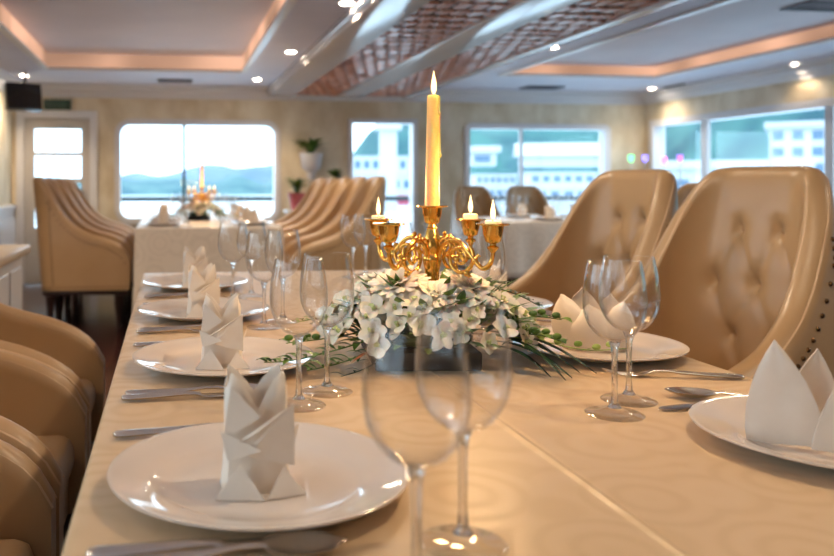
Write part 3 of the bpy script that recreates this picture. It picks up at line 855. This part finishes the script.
# direction of the first arm: to the right and slightly nearer, in world axes
ang = math.radians(-47) - TH
CB = First(candelabra())
CB((CA[0], CA[1], zc), ang, 'gold five-armed candelabra with scroll arms standing in the white flowers')
CB((.25, 6.37, zc), .5, 'gold five-armed candelabra on the far table before the wide window')
def flame_bm(bm, x, y, z, h, r):
    lathe(bm, [(0,0),(r*.5,h*.06),(r*.9,h*.2),(r,h*.34),(r*.82,h*.52),(r*.5,h*.72),(r*.2,h*.9),(0,h)], 14, (x,y,z))
def candle_light(x, y, z, e):
    l = bpy.data.lights.new('candle_glow','POINT'); l.energy = e; l.color = (1,.6,.26); l.shadow_soft_size = .012
    o = bpy.data.objects.new('candle_glow', l); C.objects.link(o); o.location = (x,y,z)
# tall taper
t = thing('taper_candle', 'tall honey-coloured taper candle burning in the central cup of the near candelabra', 'candle', (CA[0], CA[1], zc+.239))
bm = bmesh.new(); lathe(bm, [(0,0),(.0122,0),(.0122,.03),(.0112,.12),(.0100,.2055),(.0088,.2080),(.0065,.2058),(0,.2050)], 24)
lean = Matrix.Rotation(.010, 4, 'Y')
random.seed(3)
for (an, z0, L, rr) in ((.15,.205,.075,.0016),(-.25,.206,.105,.0020),(.5,.205,.05,.0016),(-.7,.205,.03,.0016)):
    rad = lambda z: .0100+.0022*(.2055-z)/.2
    tube(bm, [((rad(z0-L*u)+.0002)*math.cos(an), (rad(z0-L*u)+.0002)*math.sin(an), z0-L*u) for u in (0,.3,.6,.9)], [rr*.8,rr*.7,rr*.8,rr*1.1], 7)
    sphere(bm, ((rad(z0-L)+.0006)*math.cos(an), (rad(z0-L)+.0006)*math.sin(an), z0-L*.95), rr*1.7, 8, 6, 1,1,1.5)
bmesh.ops.transform(bm, matrix=lean, verts=bm.verts); obj('wax_taper', bm, M['wax'], t, 60)
bm = bmesh.new(); tube(bm, [(.002,0,.204),(.0025,0,.211),(.004,0,.216)], .0007, 6); obj('wick', bm, M['wick'], t, 60)
bm = bmesh.new(); flame_bm(bm, .003, 0, .209, .042, .0049); obj('flame', bm, M['flame'], t, 60)
candle_light(CA[0]+.003, CA[1], zc+.239+.265, 1.6)
# stubs
cupz = .1865+.030
def stub(x, y, z, h, label, lit, grp='short candles'):
    t = thing('candle_stub', label, 'candle', (x,y,z), 0, grp)
    bm = bmesh.new(); lathe(bm, [(0,0),(.0115,0),(.0125,.006),(.0130,h-.002),(.0115,h),(.006,h-.0012),(0,h-.002)], 18); obj('wax_stub', bm, M['waxw'], t, 60)
    bm = bmesh.new(); tube(bm, [(0,0,h-.003),(0,0,h+.006)], .0008, 6); obj('wick', bm, M['wick'], t, 60)
    if lit:
        bm = bmesh.new(); flame_bm(bm, 0, 0, h+.001, .034, .0042); obj('flame', bm, M['flame'], t, 60)
        candle_light(x, y, z+h+.05, 1.2)
    return t
names = ['short burning candle in the right front cup of the near candelabra', 'short burning candle in the right rear cup of the near candelabra', 'short burning candle in the left rear cup of the near candelabra', 'short white candle low in the left front cup of the near candelabra']
for k in range(4):
    a = ang + k*PI/2
    stub(CA[0]+.117*math.cos(a), CA[1]+.117*math.sin(a), zc+cupz, [.021,.026,.022,.015][k], names[k], k < 3, 'short candles in the near candelabra')
for k in range(4):
    a = .5 + k*PI/2
    stub(.25+.117*math.cos(a), 6.37+.117*math.sin(a), zc+cupz, .024, 'short burning candle in an outer cup of the far candelabra', True, 'short candles in the far candelabra')
t2 = tree(t, None); t2.location = (.25, 6.37, zc+.239); t2['label'] = 'tall taper candle in the centre of the far candelabra'

# ------------------------------------------------------------------ flower arrangement
def leaf_blade(bm, base, tip, w, up=(0,0,1), bend=.01, n=6):
    base = Vector(base); tip = Vector(tip); ax = tip-base; upv = Vector(up); side = ax.cross(upv).normalized(); nn = side.cross(ax).normalized()
    L = []
    for k in range(n+1):
        v = k/n; c = base + ax*v + nn*bend*math.sin(PI*v); ww = w*math.sin(PI*min(.98,max(.04,v*.92+.06)))
        L.append((bm.verts.new(c-side*ww+nn*ww*.25), bm.verts.new(c), bm.verts.new(c+side*ww+nn*ww*.25)))
    for a, b in zip(L, L[1:]):
        bm.faces.new((a[0],a[1],b[1],b[0])); bm.faces.new((a[1],a[2],b[2],b[1]))
def bloom_bm(seed, size=.022):
    rnd = random.Random(seed); bm = bmesh.new()
    for k in range(5):
        a = 2*PI*k/5 + rnd.uniform(-.15,.15); L = size*rnd.uniform(.85,1.1)*(1 if k % 2 else 1.12); w = L*.33*(1.3 if k in (1,4) else 1)
        lift = rnd.uniform(.2,.95)
        d = V(math.cos(a), math.sin(a), 0); s = V(-math.sin(a), math.cos(a), 0)
        def f(u, v):
            q = (u-.5)*2; ww = w*math.sin(PI*min(.97,.12+v*.85))**.8
            return d*L*v*math.cos(lift*v) + s*q*ww + V(0,0,1)*(L*lift*v - .25*L*v*v*v + .20*ww*q*q*(1 if k else -1)) + V(0,0,.001)
        grid(bm, f, 4, 6)
    return bm
def heart_bm(size=.020):
    bm = bmesh.new(); sphere(bm, (0,0,size*.20), size*.16, 8, 6, 1,1,1.4)
    for a in (.5, 2.6): leaf_blade(bm, (0,0,size*.15), (size*.35*math.cos(a), size*.35*math.sin(a), size*.42), size*.12)
    return bm
def mum_bm(size=.042, seed=1):
    rnd = random.Random(seed); bm = bmesh.new()
    for ring, (n, tilt, L) in enumerate(((16,.10,1.0),(15,.42,.92),(13,.75,.8),(10,1.05,.66),(6,1.35,.5))):
        for k in range(n):
            a = 2*PI*(k+.5*(ring%2))/n + rnd.uniform(-.1,.1); tt = tilt + rnd.uniform(-.1,.1); l = size*L*rnd.uniform(.9,1.06)
            d = V(math.cos(a)*math.cos(tt), math.sin(a)*math.cos(tt), math.sin(tt)); s = V(-math.sin(a), math.cos(a), 0); nn = d.cross(s)*-1
            w = size*.17
            def f(u, v):
                q = (u-.5)*2; ww = w*math.sin(PI*min(.93,.12+v*.8))**.7
                return d*l*v + s*q*ww + nn*(-.16*l*math.sin(PI*v) + .35*ww*q*q) + V(0,0,-.002)
            grid(bm, f, 3, 5)
    return bm
FA = thing('flower_arrangement', '', 'flower arrangement', (0,0,0))
Mz = Matrix.Rotation(-TH, 4, 'Z')    # long axis across the picture
def L2(x, y, z): return Mz @ V(x, y, z)
def add_part(name, bm, m, loc=None, nrm=None, roll=0, parent=FA, sm=60):
    o = obj(name, bm, m, parent, sm)
    if loc is not None:
        o.location = loc
        q = Vector((0,0,1)).rotation_difference(Vector(nrm).normalized()) if nrm is not None else None
        if q: o.rotation_mode = 'QUATERNION'; o.rotation_quaternion = q @ Matrix.Rotation(roll,3,'Z').to_quaternion()
    return o
bm = bmesh.new(); box(bm, -.110, .060, -.10, .10, 0, .030, .004); bmesh.ops.transform(bm, matrix=Mz, verts=bm.verts); obj('tray', bm, M['tray'], FA, 40)
bm = bmesh.new(); box(bm, -.100, .052, -.09, .09, .031, .065, .02); bmesh.ops.transform(bm, matrix=Mz, verts=bm.verts); obj('floral_foam', bm, M['leafd'], FA, 40)
# keep the column of the candelabra clear at the centre
rnd = random.Random(11)
protos = [obj('orchid_bloom', bloom_bm(k), M['petal'], FA, 60) for k in range(3)]
hearts = [obj('bloom_heart', heart_bm(), M['petalc'], p, 60) for p in protos]
cnt = 0
def put(proto, loc, nrm, roll, sc_):
    global cnt
    o = proto if proto.get('_u') is None else tree(proto, FA)
    proto['_u'] = 1
    o.location = loc; o.rotation_mode = 'QUATERNION'
    o.rotation_quaternion = Vector((0,0,1)).rotation_difference(Vector(nrm).normalized()) @ Matrix.Rotation(roll,3,'Z').to_quaternion()
    o.scale = (sc_,)*3; cnt += 1
spots = []
tries = 0
while len(spots) < 62 and tries < 6000:
    tries += 1
    a = rnd.uniform(-PI, PI); e = rnd.uniform(.10, 1.15)
    if rnd.random() < .6: a = rnd.uniform(-PI*.95, -PI*.05)     # fuller towards the camera
    A, B, H = .185, .125, .105
    x = A*math.cos(a)*math.cos(e); y = B*math.sin(a)*math.cos(e); z = .025 + H*math.sin(e)
    x += -.012
    p = V(x,y,z)
    if math.hypot(x, y) < .045 or (math.hypot(x/1.5, y) < .07 and z > .09): continue
    if -.085 < x < .045 and y < -.03 and z < .050: continue     # the tray shows here
    if any((p-s).length < .0205 for s in spots): continue
    spots.append(p)
    n = V(x/A/A, y/B/B, (z-.02)/H/H).normalized()
    nn = Mz @ (n + V(rnd.uniform(-.4,.4), rnd.uniform(-.4,.3)-.15, rnd.uniform(-.2,.3)))
    put(protos[rnd.randrange(3)], Mz @ p, nn, rnd.uniform(0,6.28), rnd.uniform(.85,1.2))
mums = [(-.055,-.030,.112,.04),(.045,-.034,.110,.036),(-.005,-.055,.100,.034),(-.075,.03,.108,.038),(.058,.030,.106,.036),(.0,.055,.10,.036),(-.115,-.02,.085,.032),(.10,-.005,.082,.030)]
for k, (x,y,z,s) in enumerate(mums):
    o = add_part('chrysanthemum', mum_bm(s*1.45, k), M['petal'], Mz @ V(x*1.1,y*1.1,z+.006), Mz @ V(x*5, y*5-.2, 1), rnd.uniform(0,6))
# green leaves tucked among the blooms
bm = bmesh.new()
for k in range(150):
    a = rnd.uniform(-PI, PI); e = rnd.uniform(0,1.1)
    b = V(.14*math.cos(a)*math.cos(e), .09*math.sin(a)*math.cos(e), .03+.075*math.sin(e)); n = V(math.cos(a)*math.cos(e), math.sin(a)*math.cos(e), math.sin(e)+.1)
    if math.hypot(b.x,b.y) < .035: continue
    leaf_blade(bm, Mz @ b, Mz @ (b+n*rnd.uniform(.04,.062)+V(rnd.uniform(-.02,.02),rnd.uniform(-.02,.02),0)), rnd.uniform(.006,.011), bend=.005)
o = obj('tucked_leaves', bm, M['leaf'], FA, 60); o['kind'] = 'stuff'
def sprig(pts, leaves, lw, ll, m, r=.0014, name='leaf_sprig', buds=0):
    bm = bmesh.new(); sp = smooth_pts([Mz @ Vector(p) for p in pts], 6); tube(bm, sp, [r*(1-.5*i/len(sp)) for i in range(len(sp))], 6)
    for k in range(leaves):
        i = int(len(sp)*(.12+.86*k/leaves)); i = min(i, len(sp)-2); t = (sp[i+1]-sp[i]).normalized(); s = t.cross(V(0,0,1)).normalized()*(1 if k % 2 else -1)
        d = t*.75 + s*.8 + V(0,0,rnd.uniform(-.05,.45))
        L = ll*rnd.uniform(.75,1.15)*(1-.3*k/leaves)
        tip = sp[i]+d.normalized()*L
        tip.z = max(tip.z, .002)
        leaf_blade(bm, sp[i], tip, lw*rnd.uniform(.8,1.1), bend=L*.12)
    for k in range(buds):
        i = int(len(sp)*(.35+.6*k/buds)); i = min(i, len(sp)-2); s = V(0,0,1)*(.007) + (sp[i+1]-sp[i]).normalized().cross(V(0,0,1))*(.008 if k%2 else -.008)
        sphere(bm, sp[i]+s, .0052, 8, 6, 1.5, 1, 1)
    obj(name, bm, m, FA, 60)
# left sprays
sprig([(-.10,-.05,.045),(-.17,-.08,.030),(-.24,-.10,.018),(-.285,-.105,.016)], 20, .0062, .036, M['leaf'])
sprig([(-.10,-.06,.030),(-.16,-.11,.018),(-.22,-.145,.012)], 16, .0052, .034, M['leaf'])
sprig([(-.11,-.02,.05),(-.19,-.04,.04),(-.25,-.05,.035)], 8, .007, .03, M['leaf'], buds=6)
sprig([(-.08,-.07,.035),(-.12,-.12,.014),(-.17,-.165,.008)], 8, .003, .034, M['leafd'])
sprig([(-.12,.03,.06),(-.18,.05,.06),(-.23,.06,.05)], 10, .005, .028, M['leafl'])
# right sprays: fern, buds on a long stem, broad dark blades
sprig([(.06,.02,.09),(.10,.03,.115),(.15,.03,.105),(.19,.02,.085)], 22, .0045, .02, M['leafd'], name='fern_frond')
sprig([(.05,.0,.10),(.09,.0,.128),(.13,.01,.125)], 16, .004, .018, M['leafd'], name='fern_frond')
sprig([(.10,-.03,.045),(.17,-.05,.038),(.24,-.06,.026),(.31,-.065,.030)], 5, .006, .025, M['leafl'], buds=5, name='bud_spray')
sprig([(.10,-.02,.06),(.16,-.03,.075),(.21,-.03,.070)], 10, .009, .03, M['leaf'], buds=4, name='bud_spray')
sprig([(.10,-.05,.05),(.15,-.08,.055),(.19,-.09,.045)], 9, .009, .03, M['leaf'], buds=4, name='bud_spray')
for (b, t_, w) in (((.09,-.05,.04),(.18,-.155,.004),.006),((.10,-.04,.045),(.205,-.12,.004),.006),((.08,-.06,.035),(.150,-.150,.004),.005),((.11,-.03,.05),(.225,-.135,.006),.005),((.09,-.02,.05),(.20,-.09,.008),.007),((.10,-.06,.05),(.165,-.17,.004),.0045)):
    bm = bmesh.new(); leaf_blade(bm, Mz @ V(*b), Mz @ V(*t_), w, bend=.012, n=8)
    o = obj('blade_leaf', bm, M['leafd'], FA, 60); o.modifiers.new('t','SOLIDIFY').thickness = .0008
bm = bmesh.new(); leaf_blade(bm, Mz @ V(-.09,-.085,.022), Mz @ V(-.15,-.12,.018), .006); obj('dry_leaf', bm, mat('dry_leaf', hexc(176,110,70), .6), FA, 60)
FL = First(FA)
FL((CA[0], CA[1], zc), 0, 'white orchid and chrysanthemum arrangement with green sprays in a dark tray on the near table', 'flower arrangements')
FL((.25, 6.37, zc), 0, 'low flower arrangement under the far candelabra before the wide window', 'flower arrangements')

# ------------------------------------------------------------------ far tables laid
fo = ['nearest', 'second', 'third', 'farthest']
for i, y in enumerate((5.55, 6.1, 6.65, 7.2)):
    for s, x in (('left', -.05), ('right', .57)):
        PL((x,y,zc), 0, 'white plate on the %s side of the far table before the wide window, %s' % (s, fo[i]), 'plates on the far table')
        NP((x,y,zc+.0052), .2, 'white folded napkin on the %s side of the far table, %s' % (s, fo[i]), 'napkins on the far table')
        for k, dx in enumerate((.10,.17)):
            GL(((x+dx) if s == 'left' else (x-dx), y-.2+.06*k, zc), 0, 'wine glass, %s side of far table by the %s plate, %s of pair' % (s, fo[i], ['outer','inner'][k]), 'glasses on the far table')
for i, (x, y, s) in enumerate(((2.95,6.45,'rear left'), (3.42,6.45,'rear right'), (2.95,5.95,'front left'), (3.42,5.95,'front right'))):
    PL((x,y,zc), 0, 'white plate at the %s place of the right far table' % s, 'plates on the right far table')
    NP((x,y,zc+.0052), .2, 'white folded napkin at the %s place of the right far table' % s, 'napkins on the right far table')
    for k in range(2): GL((x-.22+.07*k, y+(-.12 if y > 6.2 else .1)+.05*k, zc), 0, 'wine glass at the %s place of the right far table, %s of a pair' % (s, ['left','right'][k]), 'glasses on the right far table')

# ------------------------------------------------------------------ plants on the back wall
def plant(name, label, px, py_top, py_pot, py_bot, kind, d=8.1, spread=.13, seed=0):
    top = P(px, py_pot, d=d); bot = P(px, py_bot, d=d); h = top.z-bot.z
    rnd = random.Random(seed)
    z0 = bot.z if kind == 'wall' else 0
    o = thing(name, label, 'potted plant', (top.x, top.y if kind != 'wall' else Y1-.13, z0))
    tz = top.z - z0
    if kind == 'wall':
        bm = bmesh.new(); lathe(bm, [(0,0),(.03,.0),(.035,.02),(.05,.06),(.045,.08),(.10,tz*.45),(.12,tz*.9),(.13,tz),(.115,tz),(.10,tz*.9),(0,tz*.85)], 24); obj('wall_planter', bm, M['urn'], o, 50)
        bm = bmesh.new(); box(bm, -.05, .05, .04, .129, tz*.35, tz*.8, .006); obj('wall_bracket', bm, M['urn'], o)
    else:
        bm = bmesh.new(); box(bm, -.12, .12, -.12, .12, 0, .03, .005); box(bm, -.085, .085, -.085, .085, .03, tz-.20, .006); box(bm, -.12, .12, -.12, .12, tz-.20, tz-.171, .005); obj('pedestal', bm, M['urn'], o)
        bm = bmesh.new(); lathe(bm, [(0,tz-.17),(.06,tz-.17),(.09,tz-.01),(.095,tz),(.085,tz),(.08,tz-.02),(0,tz-.03)], 20); obj('flower_pot', bm, M['pinkpot'], o, 50)
    bm = bmesh.new()
    for k in range(60):
        a = rnd.uniform(0,2*PI); r = rnd.uniform(.4,1)*spread; up = rnd.uniform(.05,.17)
        b = V(.02*math.cos(a), .02*math.sin(a), tz-.02); tip = V(r*math.cos(a), r*.75*math.sin(a), tz+up)
        if kind == 'wall': tip.y = min(tip.y, .10)
        leaf_blade(bm, b, tip, .024, bend=.05)
    obj('foliage', bm, M['leaf'], o, 60)
plant('potted_fern', 'green plant in a white urn on the back wall between the windows', 317, 135, 152, 180, 'wall', spread=.23, seed=1)
plant('potted_fern', 'green plant in a pink pot behind the armchairs, left below the wall urn', 297, 182, 193, 215, 'stand', d=8.1, spread=.17, seed=2)
plant('potted_fern', 'green plant behind the armchairs, beside the narrow back window', 336, 172, 184, 215, 'stand', d=8.15, spread=.14, seed=3)

# coloured glass flower lamps on a side table in the right back corner
st = thing('side_table', 'small white side table in the right back corner behind the armchairs', 'side table', (4.25, 7.0, 0))
bm = bmesh.new(); box(bm, -.32, .62, -.2, .2, .72, .75, .005); obj('table_top', bm, M['trim'], st)
for x in (-.27,.57):
    for y in (-.15,.15): bm = bmesh.new(); box(bm, x-.02, x+.02, y-.02, y+.02, 0, .719); obj('leg', bm, M['trim'], st)
for px, py, c, nm in ((631,158,(.25,1,.5,1),'green'),(645,158,(.35,.3,1,1),'lilac'),(664,160,(1,.25,.9,1),'pink'),(680,158,(.55,.2,1,1),'violet')):
    k = (px-270)/800; d = 7.0/(CS-k*SN); q = P(px, py, d=d)
    o = thing('glass_flower_lamp', 'small %s glass flower lamp on a thin stem in the right back corner' % nm, 'lamp', (q.x, 7.0, .75))
    hz = q.z - .75
    bm = bmesh.new(); lathe(bm, [(0,0),(.05,0),(.05,.01),(.012,.02),(.004,.04),(.004,hz-.04),(0,hz-.04)], 14); obj('stem', bm, M['urn'], o, 50)
    bm = bmesh.new()
    lathe(bm, [(0,hz-.045),(.018,hz-.03),(.026,hz-.005),(.023,hz+.015),(.027,hz+.028),(.021,hz+.022),(.020,hz),(0,hz-.03)], 12)
    m = mat('glass_'+nm, c, .15, Transmission_Weight=.3); m.node_tree.nodes['Principled BSDF'].inputs['Emission Color'].default_value = c; m.node_tree.nodes['Principled BSDF'].inputs['Emission Strength'].default_value = 1.4
    obj('tulip_shade', bm, m, o, 50)

# ------------------------------------------------------------------ outside
bm = bmesh.new(); box(bm, -600, 900, 9.6, 1200, -1.7, -1.6); 
M['water'] = vary(mat('lake_water', hexc(200,214,224), .25), hexc(176,202,216), hexc(220,230,236), .05, stretch=(.3,1,1))  # sky glare on the water is painted into its pale base colour
o = struct('ground', bm, M['water'])
bm = bmesh.new(); box(bm, 6.2, 900, -300, 9.59, -1.7, -1.6); struct('ground', bm, M['water'])
bm = bmesh.new(); box(bm, -400, -2.4, -300, 9.59, -1.7, -1.6); struct('ground', bm, M['water'])
M['deck'] = mat('deck_white', hexc(215,222,228), .5)
bm = bmesh.new(); box(bm, XL-.8, XR+.8, Y1+.13, 9.55, -.12, -.02); box(bm, XR+.13, XR+.8, Y0-.8, Y1+.12, -.12, -.02); box(bm, XL-.8, XL-.13, Y0-.8, Y1+.12, -.12, -.02); struct('ground', bm, M['deck'])
# rail outside
rl = thing('deck_rail', 'dark horizontal handrail outside the back windows', 'railing', (0,9.45,-.02))
bm = bmesh.new(); tube(bm, [(XL-.7,0,.87),(XR+.7,0,.87)], .030, 8); obj('handrail', bm, M['grey'], rl, 60)
for k in range(4):
    bm = bmesh.new(); tube(bm, [(-2.2+k*2.6,0,0),(-2.2+k*2.6,0,.85)], .02, 8); obj('rail_post', bm, M['grey'], rl, 60)
def hill(name, label, x0, x1, Y, fn, depth, m, base=-1.6):
    bm = bmesh.new(); n = 90
    def f(u, v):
        x = x0+(x1-x0)*u; h = fn(x, u)
        prof = math.sin(PI*min(1,v))**.8
        return V(x, Y+depth*v, base + (h-base)*prof*(1+.12*noise.noise((x/9, v*6, 1))))
    grid(bm, f, n, 14)
    return tag(obj(name, bm, m, None, 180), label, 'hill')
def hz(py, d): return EYE - d*(py-182)/800
M['haze1'] = vary(mat('far_hill', hexc(120,150,170), .9), hexc(84,108,134), hexc(106,128,150), .05)  # distance haze is mixed into the hill colours, here and below
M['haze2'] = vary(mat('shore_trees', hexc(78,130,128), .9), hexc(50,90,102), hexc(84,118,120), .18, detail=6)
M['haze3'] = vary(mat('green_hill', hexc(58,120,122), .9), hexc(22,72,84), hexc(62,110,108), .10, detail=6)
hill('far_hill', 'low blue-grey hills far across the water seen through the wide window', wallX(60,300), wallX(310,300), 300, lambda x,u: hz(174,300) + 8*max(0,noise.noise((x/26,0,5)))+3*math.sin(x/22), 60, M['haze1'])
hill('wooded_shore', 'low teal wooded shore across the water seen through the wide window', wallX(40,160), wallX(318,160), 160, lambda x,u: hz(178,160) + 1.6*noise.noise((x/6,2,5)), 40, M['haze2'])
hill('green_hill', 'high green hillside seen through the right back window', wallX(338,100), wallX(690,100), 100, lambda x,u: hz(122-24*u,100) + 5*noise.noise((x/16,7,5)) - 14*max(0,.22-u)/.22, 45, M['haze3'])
# hillside to the right, as a ridge running along y
bm = bmesh.new()
def rf(u, v):
    y = 290-350*u; x = 95+60*v; h = 26+5*noise.noise((y/18,3,2)) - 10*max(0,u-.6)
    return V(x, y, -1.6+(h+1.6)*math.sin(PI*v)**.7)
grid(bm, rf, 70, 14); tag(obj('green_hill', bm, M['haze3'], None, 180), 'green hillside seen through the right wall windows behind the white building', 'hill')
M['bldg'] = mat('building_white', hexc(180,184,190), .7); M['bwin'] = mat('building_window', hexc(78,108,135), .3)
def building(name, label, cx, cy, w, dpt, h, rz, cols, rows, base=-1.6, roof=None):
    o = thing(name, label, 'building', (cx,cy,base), rz)
    bm = bmesh.new(); box(bm, -w/2, w/2, -dpt/2, dpt/2, 0, h); obj('wall', bm, M['bldg'], o)
    bm = bmesh.new()
    if roof == 'gable':
        A = [bm.verts.new(p) for p in ((-w/2-.5,-dpt/2-.5,h),(-w/2-.5,dpt/2+.5,h),(-w/2-.5,0,h+dpt*.25),(w/2+.5,-dpt/2-.5,h),(w/2+.5,dpt/2+.5,h),(w/2+.5,0,h+dpt*.25))]
        for f in ((0,1,2),(3,5,4),(0,2,5,3),(1,4,5,2),(0,3,4,1)): bm.faces.new([A[i] for i in f])
    else: box(bm, -w/2-.4, w/2+.4, -dpt/2-.4, dpt/2+.4, h, h+.6)
    obj('roof', bm, M['bldg'], o)
    for i in range(cols):
        for j in range(rows):
            cw = w/cols; rh = h/rows; bm = bmesh.new()
            x = -w/2+(i+.5)*cw; z = (j+.5)*rh
            box(bm, x-cw*.28, x+cw*.28, -dpt/2-.08, -dpt/2+.02, z-rh*.25, z+rh*.28); obj('window', bm, M['bwin'], o)
    return o
d = 80
b1 = P(828,182,d=d); building('hotel_building', 'white hotel block with rows of windows seen through the right wall window', b1.x+2, b1.y, 13, 8, hz(128,d)+1.6, -.70, 8, 5)
b2 = P(730,182,d=60); building('low_building', 'low white building left of the hotel block, beyond the right window', b2.x, b2.y, 9, 6, hz(169,60)+1.6, -.6, 4, 1)
b3 = P(562,182,d=75); building('waterside_hall', 'long white waterside hall with a low gable roof beyond the right back window', b3.x, b3.y, 7.5, 5, 1.0, -.35, 0, 1, base=hz(167,75), roof='gable')
b4 = P(481,182,d=78); building('white_house', 'white house at the left in the right back window', b4.x, b4.y, 2.6, 3, 1.3, -.3, 1, 1, base=hz(166,78))
b5 = P(388,182,d=72); building('white_tower', 'slender white tower standing in the middle of the narrow back window', b5.x, b5.y, 1.5, 1.5, hz(130,72)+1.6, -.2, 0, 6)
def boat(label, px, d, w, top, stripe=None):
    q = P(px,182,d=d); o = thing('tour_boat', label, 'boat', (q.x,q.y,-1.6), -.15)
    bm = bmesh.new()
    S = [(-w/2,.7),(-w/2+.6,1.0),(w/2-2,1.0),(w/2,.05)]
    rings = []
    for x, k in S: rings.append([bm.verts.new(p) for p in ((x,-1.1*k,.0),(x,-1.5*k,1.1),(x,1.5*k,1.1),(x,1.1*k,.0))])
    for a, b in zip(rings, rings[1:]):
        for i in range(4): bm.faces.new((a[i], a[(i+1)%4], b[(i+1)%4], b[i]))
    bm.faces.new(rings[0]); bm.faces.new(rings[-1][::-1]); obj('hull', bm, stripe or M['bldg'], o)
    hh = hz(top,d)+1.6; dk = (hh-1.1)/2
    for j in range(2):
        bm = bmesh.new(); f = 1-.2*j; box(bm, -w*.42*f, w*.28*f, -1.2*f, 1.2*f, 1.101+j*dk, 1.1+(j+1)*dk-.1); box(bm, -w*.45*f, w*.31*f, -1.35*f, 1.35*f, 1.1+(j+1)*dk-.1, 1.1+(j+1)*dk); obj('cabin_deck', bm, M['bldg'], o)
        for i in range(6):
            bm = bmesh.new(); x = -w*.38*f + i*w*.11*f; box(bm, x, x+w*.07*f, -1.2*f-.03, -1.2*f+.01, 1.1+j*dk+dk*.35, 1.1+j*dk+dk*.75); obj('cabin_window', bm, M['bwin'], o)
M['red'] = mat('boat_red', hexc(186,70,96), .5)
boat('white tour boat with a red hull seen through the narrow back window', 385, 95, 12, 156, M['red'])
boat('white tour boat moored beyond the right back window', 565, 60, 9, 172)
boat('white moored boat at the left in the right back window', 497, 66, 6, 174)

# ------------------------------------------------------------------ sky, daylight
w = bpy.data.worlds.new('sky'); sc.world = w; w.use_nodes = True
nt = w.node_tree; bg = nt.nodes['Background']
tc = nt.nodes.new('ShaderNodeTexCoord'); nz = nt.nodes.new('ShaderNodeTexNoise'); nz.inputs['Scale'].default_value = 2.2; nz.inputs['Detail'].default_value = 5
mp = nt.nodes.new('ShaderNodeMapping'); mp.inputs['Scale'].default_value = (1,1,4)
nt.links.new(tc.outputs['Generated'], mp.inputs['Vector']); nt.links.new(mp.outputs['Vector'], nz.inputs['Vector'])
rp = nt.nodes.new('ShaderNodeValToRGB'); rp.color_ramp.elements[0].position = .35; rp.color_ramp.elements[1].position = .65
rp.color_ramp.elements[0].color = (.62,.80,1,1); rp.color_ramp.elements[1].color = (.90,.96,1,1)
nt.links.new(nz.outputs['Fac'], rp.inputs['Fac']); nt.links.new(rp.outputs['Color'], bg.inputs['Color'])
bg.inputs['Strength'].default_value = 4.8
def portal(loc, rot, sx, sy):
    l = bpy.data.lights.new('window_portal','AREA'); l.shape = 'RECTANGLE'; l.size = sx; l.size_y = sy; l.cycles.is_portal = True
    o = bpy.data.objects.new('window_portal', l); C.objects.link(o); o.location = loc; o.rotation_euler = rot
def ph(h): return (h[0]+h[1])/2, (h[2]+h[3])/2, h[1]-h[0], h[3]-h[2]
for h in (w1,w2,w3): a,z,sx,sz = ph(h); portal((a,Y1+.1,z), (-PI/2,0,0), sx, sz)
a,z,sx,sz = ph(wr); portal((XR+.1,a,z), (PI/2,0,PI/2), sx, sz)
a,z,sx,sz = ph(wl); portal((XL-.1,a,z), (PI/2,0,-PI/2), sx, sz)

# ------------------------------------------------------------------ camera
cam = bpy.data.cameras.new('camera'); co = bpy.data.objects.new('camera', cam); C.objects.link(co)
co.location = (0,0,EYE); co.rotation_euler = (PI/2, 0, -TH)
cam.sensor_width = 36; cam.lens = 800/834*36
cam.shift_x = (417-270)/834; cam.shift_y = -(278-182)/834
cam.clip_end = 2000; cam.clip_start = .02
cam.dof.use_dof = True; cam.dof.focus_distance = 1.22; cam.dof.aperture_fstop = 4.2
sc.camera = co
vs = sc.view_settings; vs.view_transform = 'Standard'; vs.look = 'None'; vs.gamma = 1; vs.use_curve_mapping = False; vs.exposure = 0
sc.cycles.use_denoising = True
sc.cycles.max_bounces = 10; sc.cycles.transparent_max_bounces = 32; sc.cycles.glossy_bounces = 5; sc.cycles.transmission_bounces = 10; sc.cycles.diffuse_bounces = 4
sc.cycles.caustics_refractive = False; sc.cycles.sample_clamp_indirect = 6
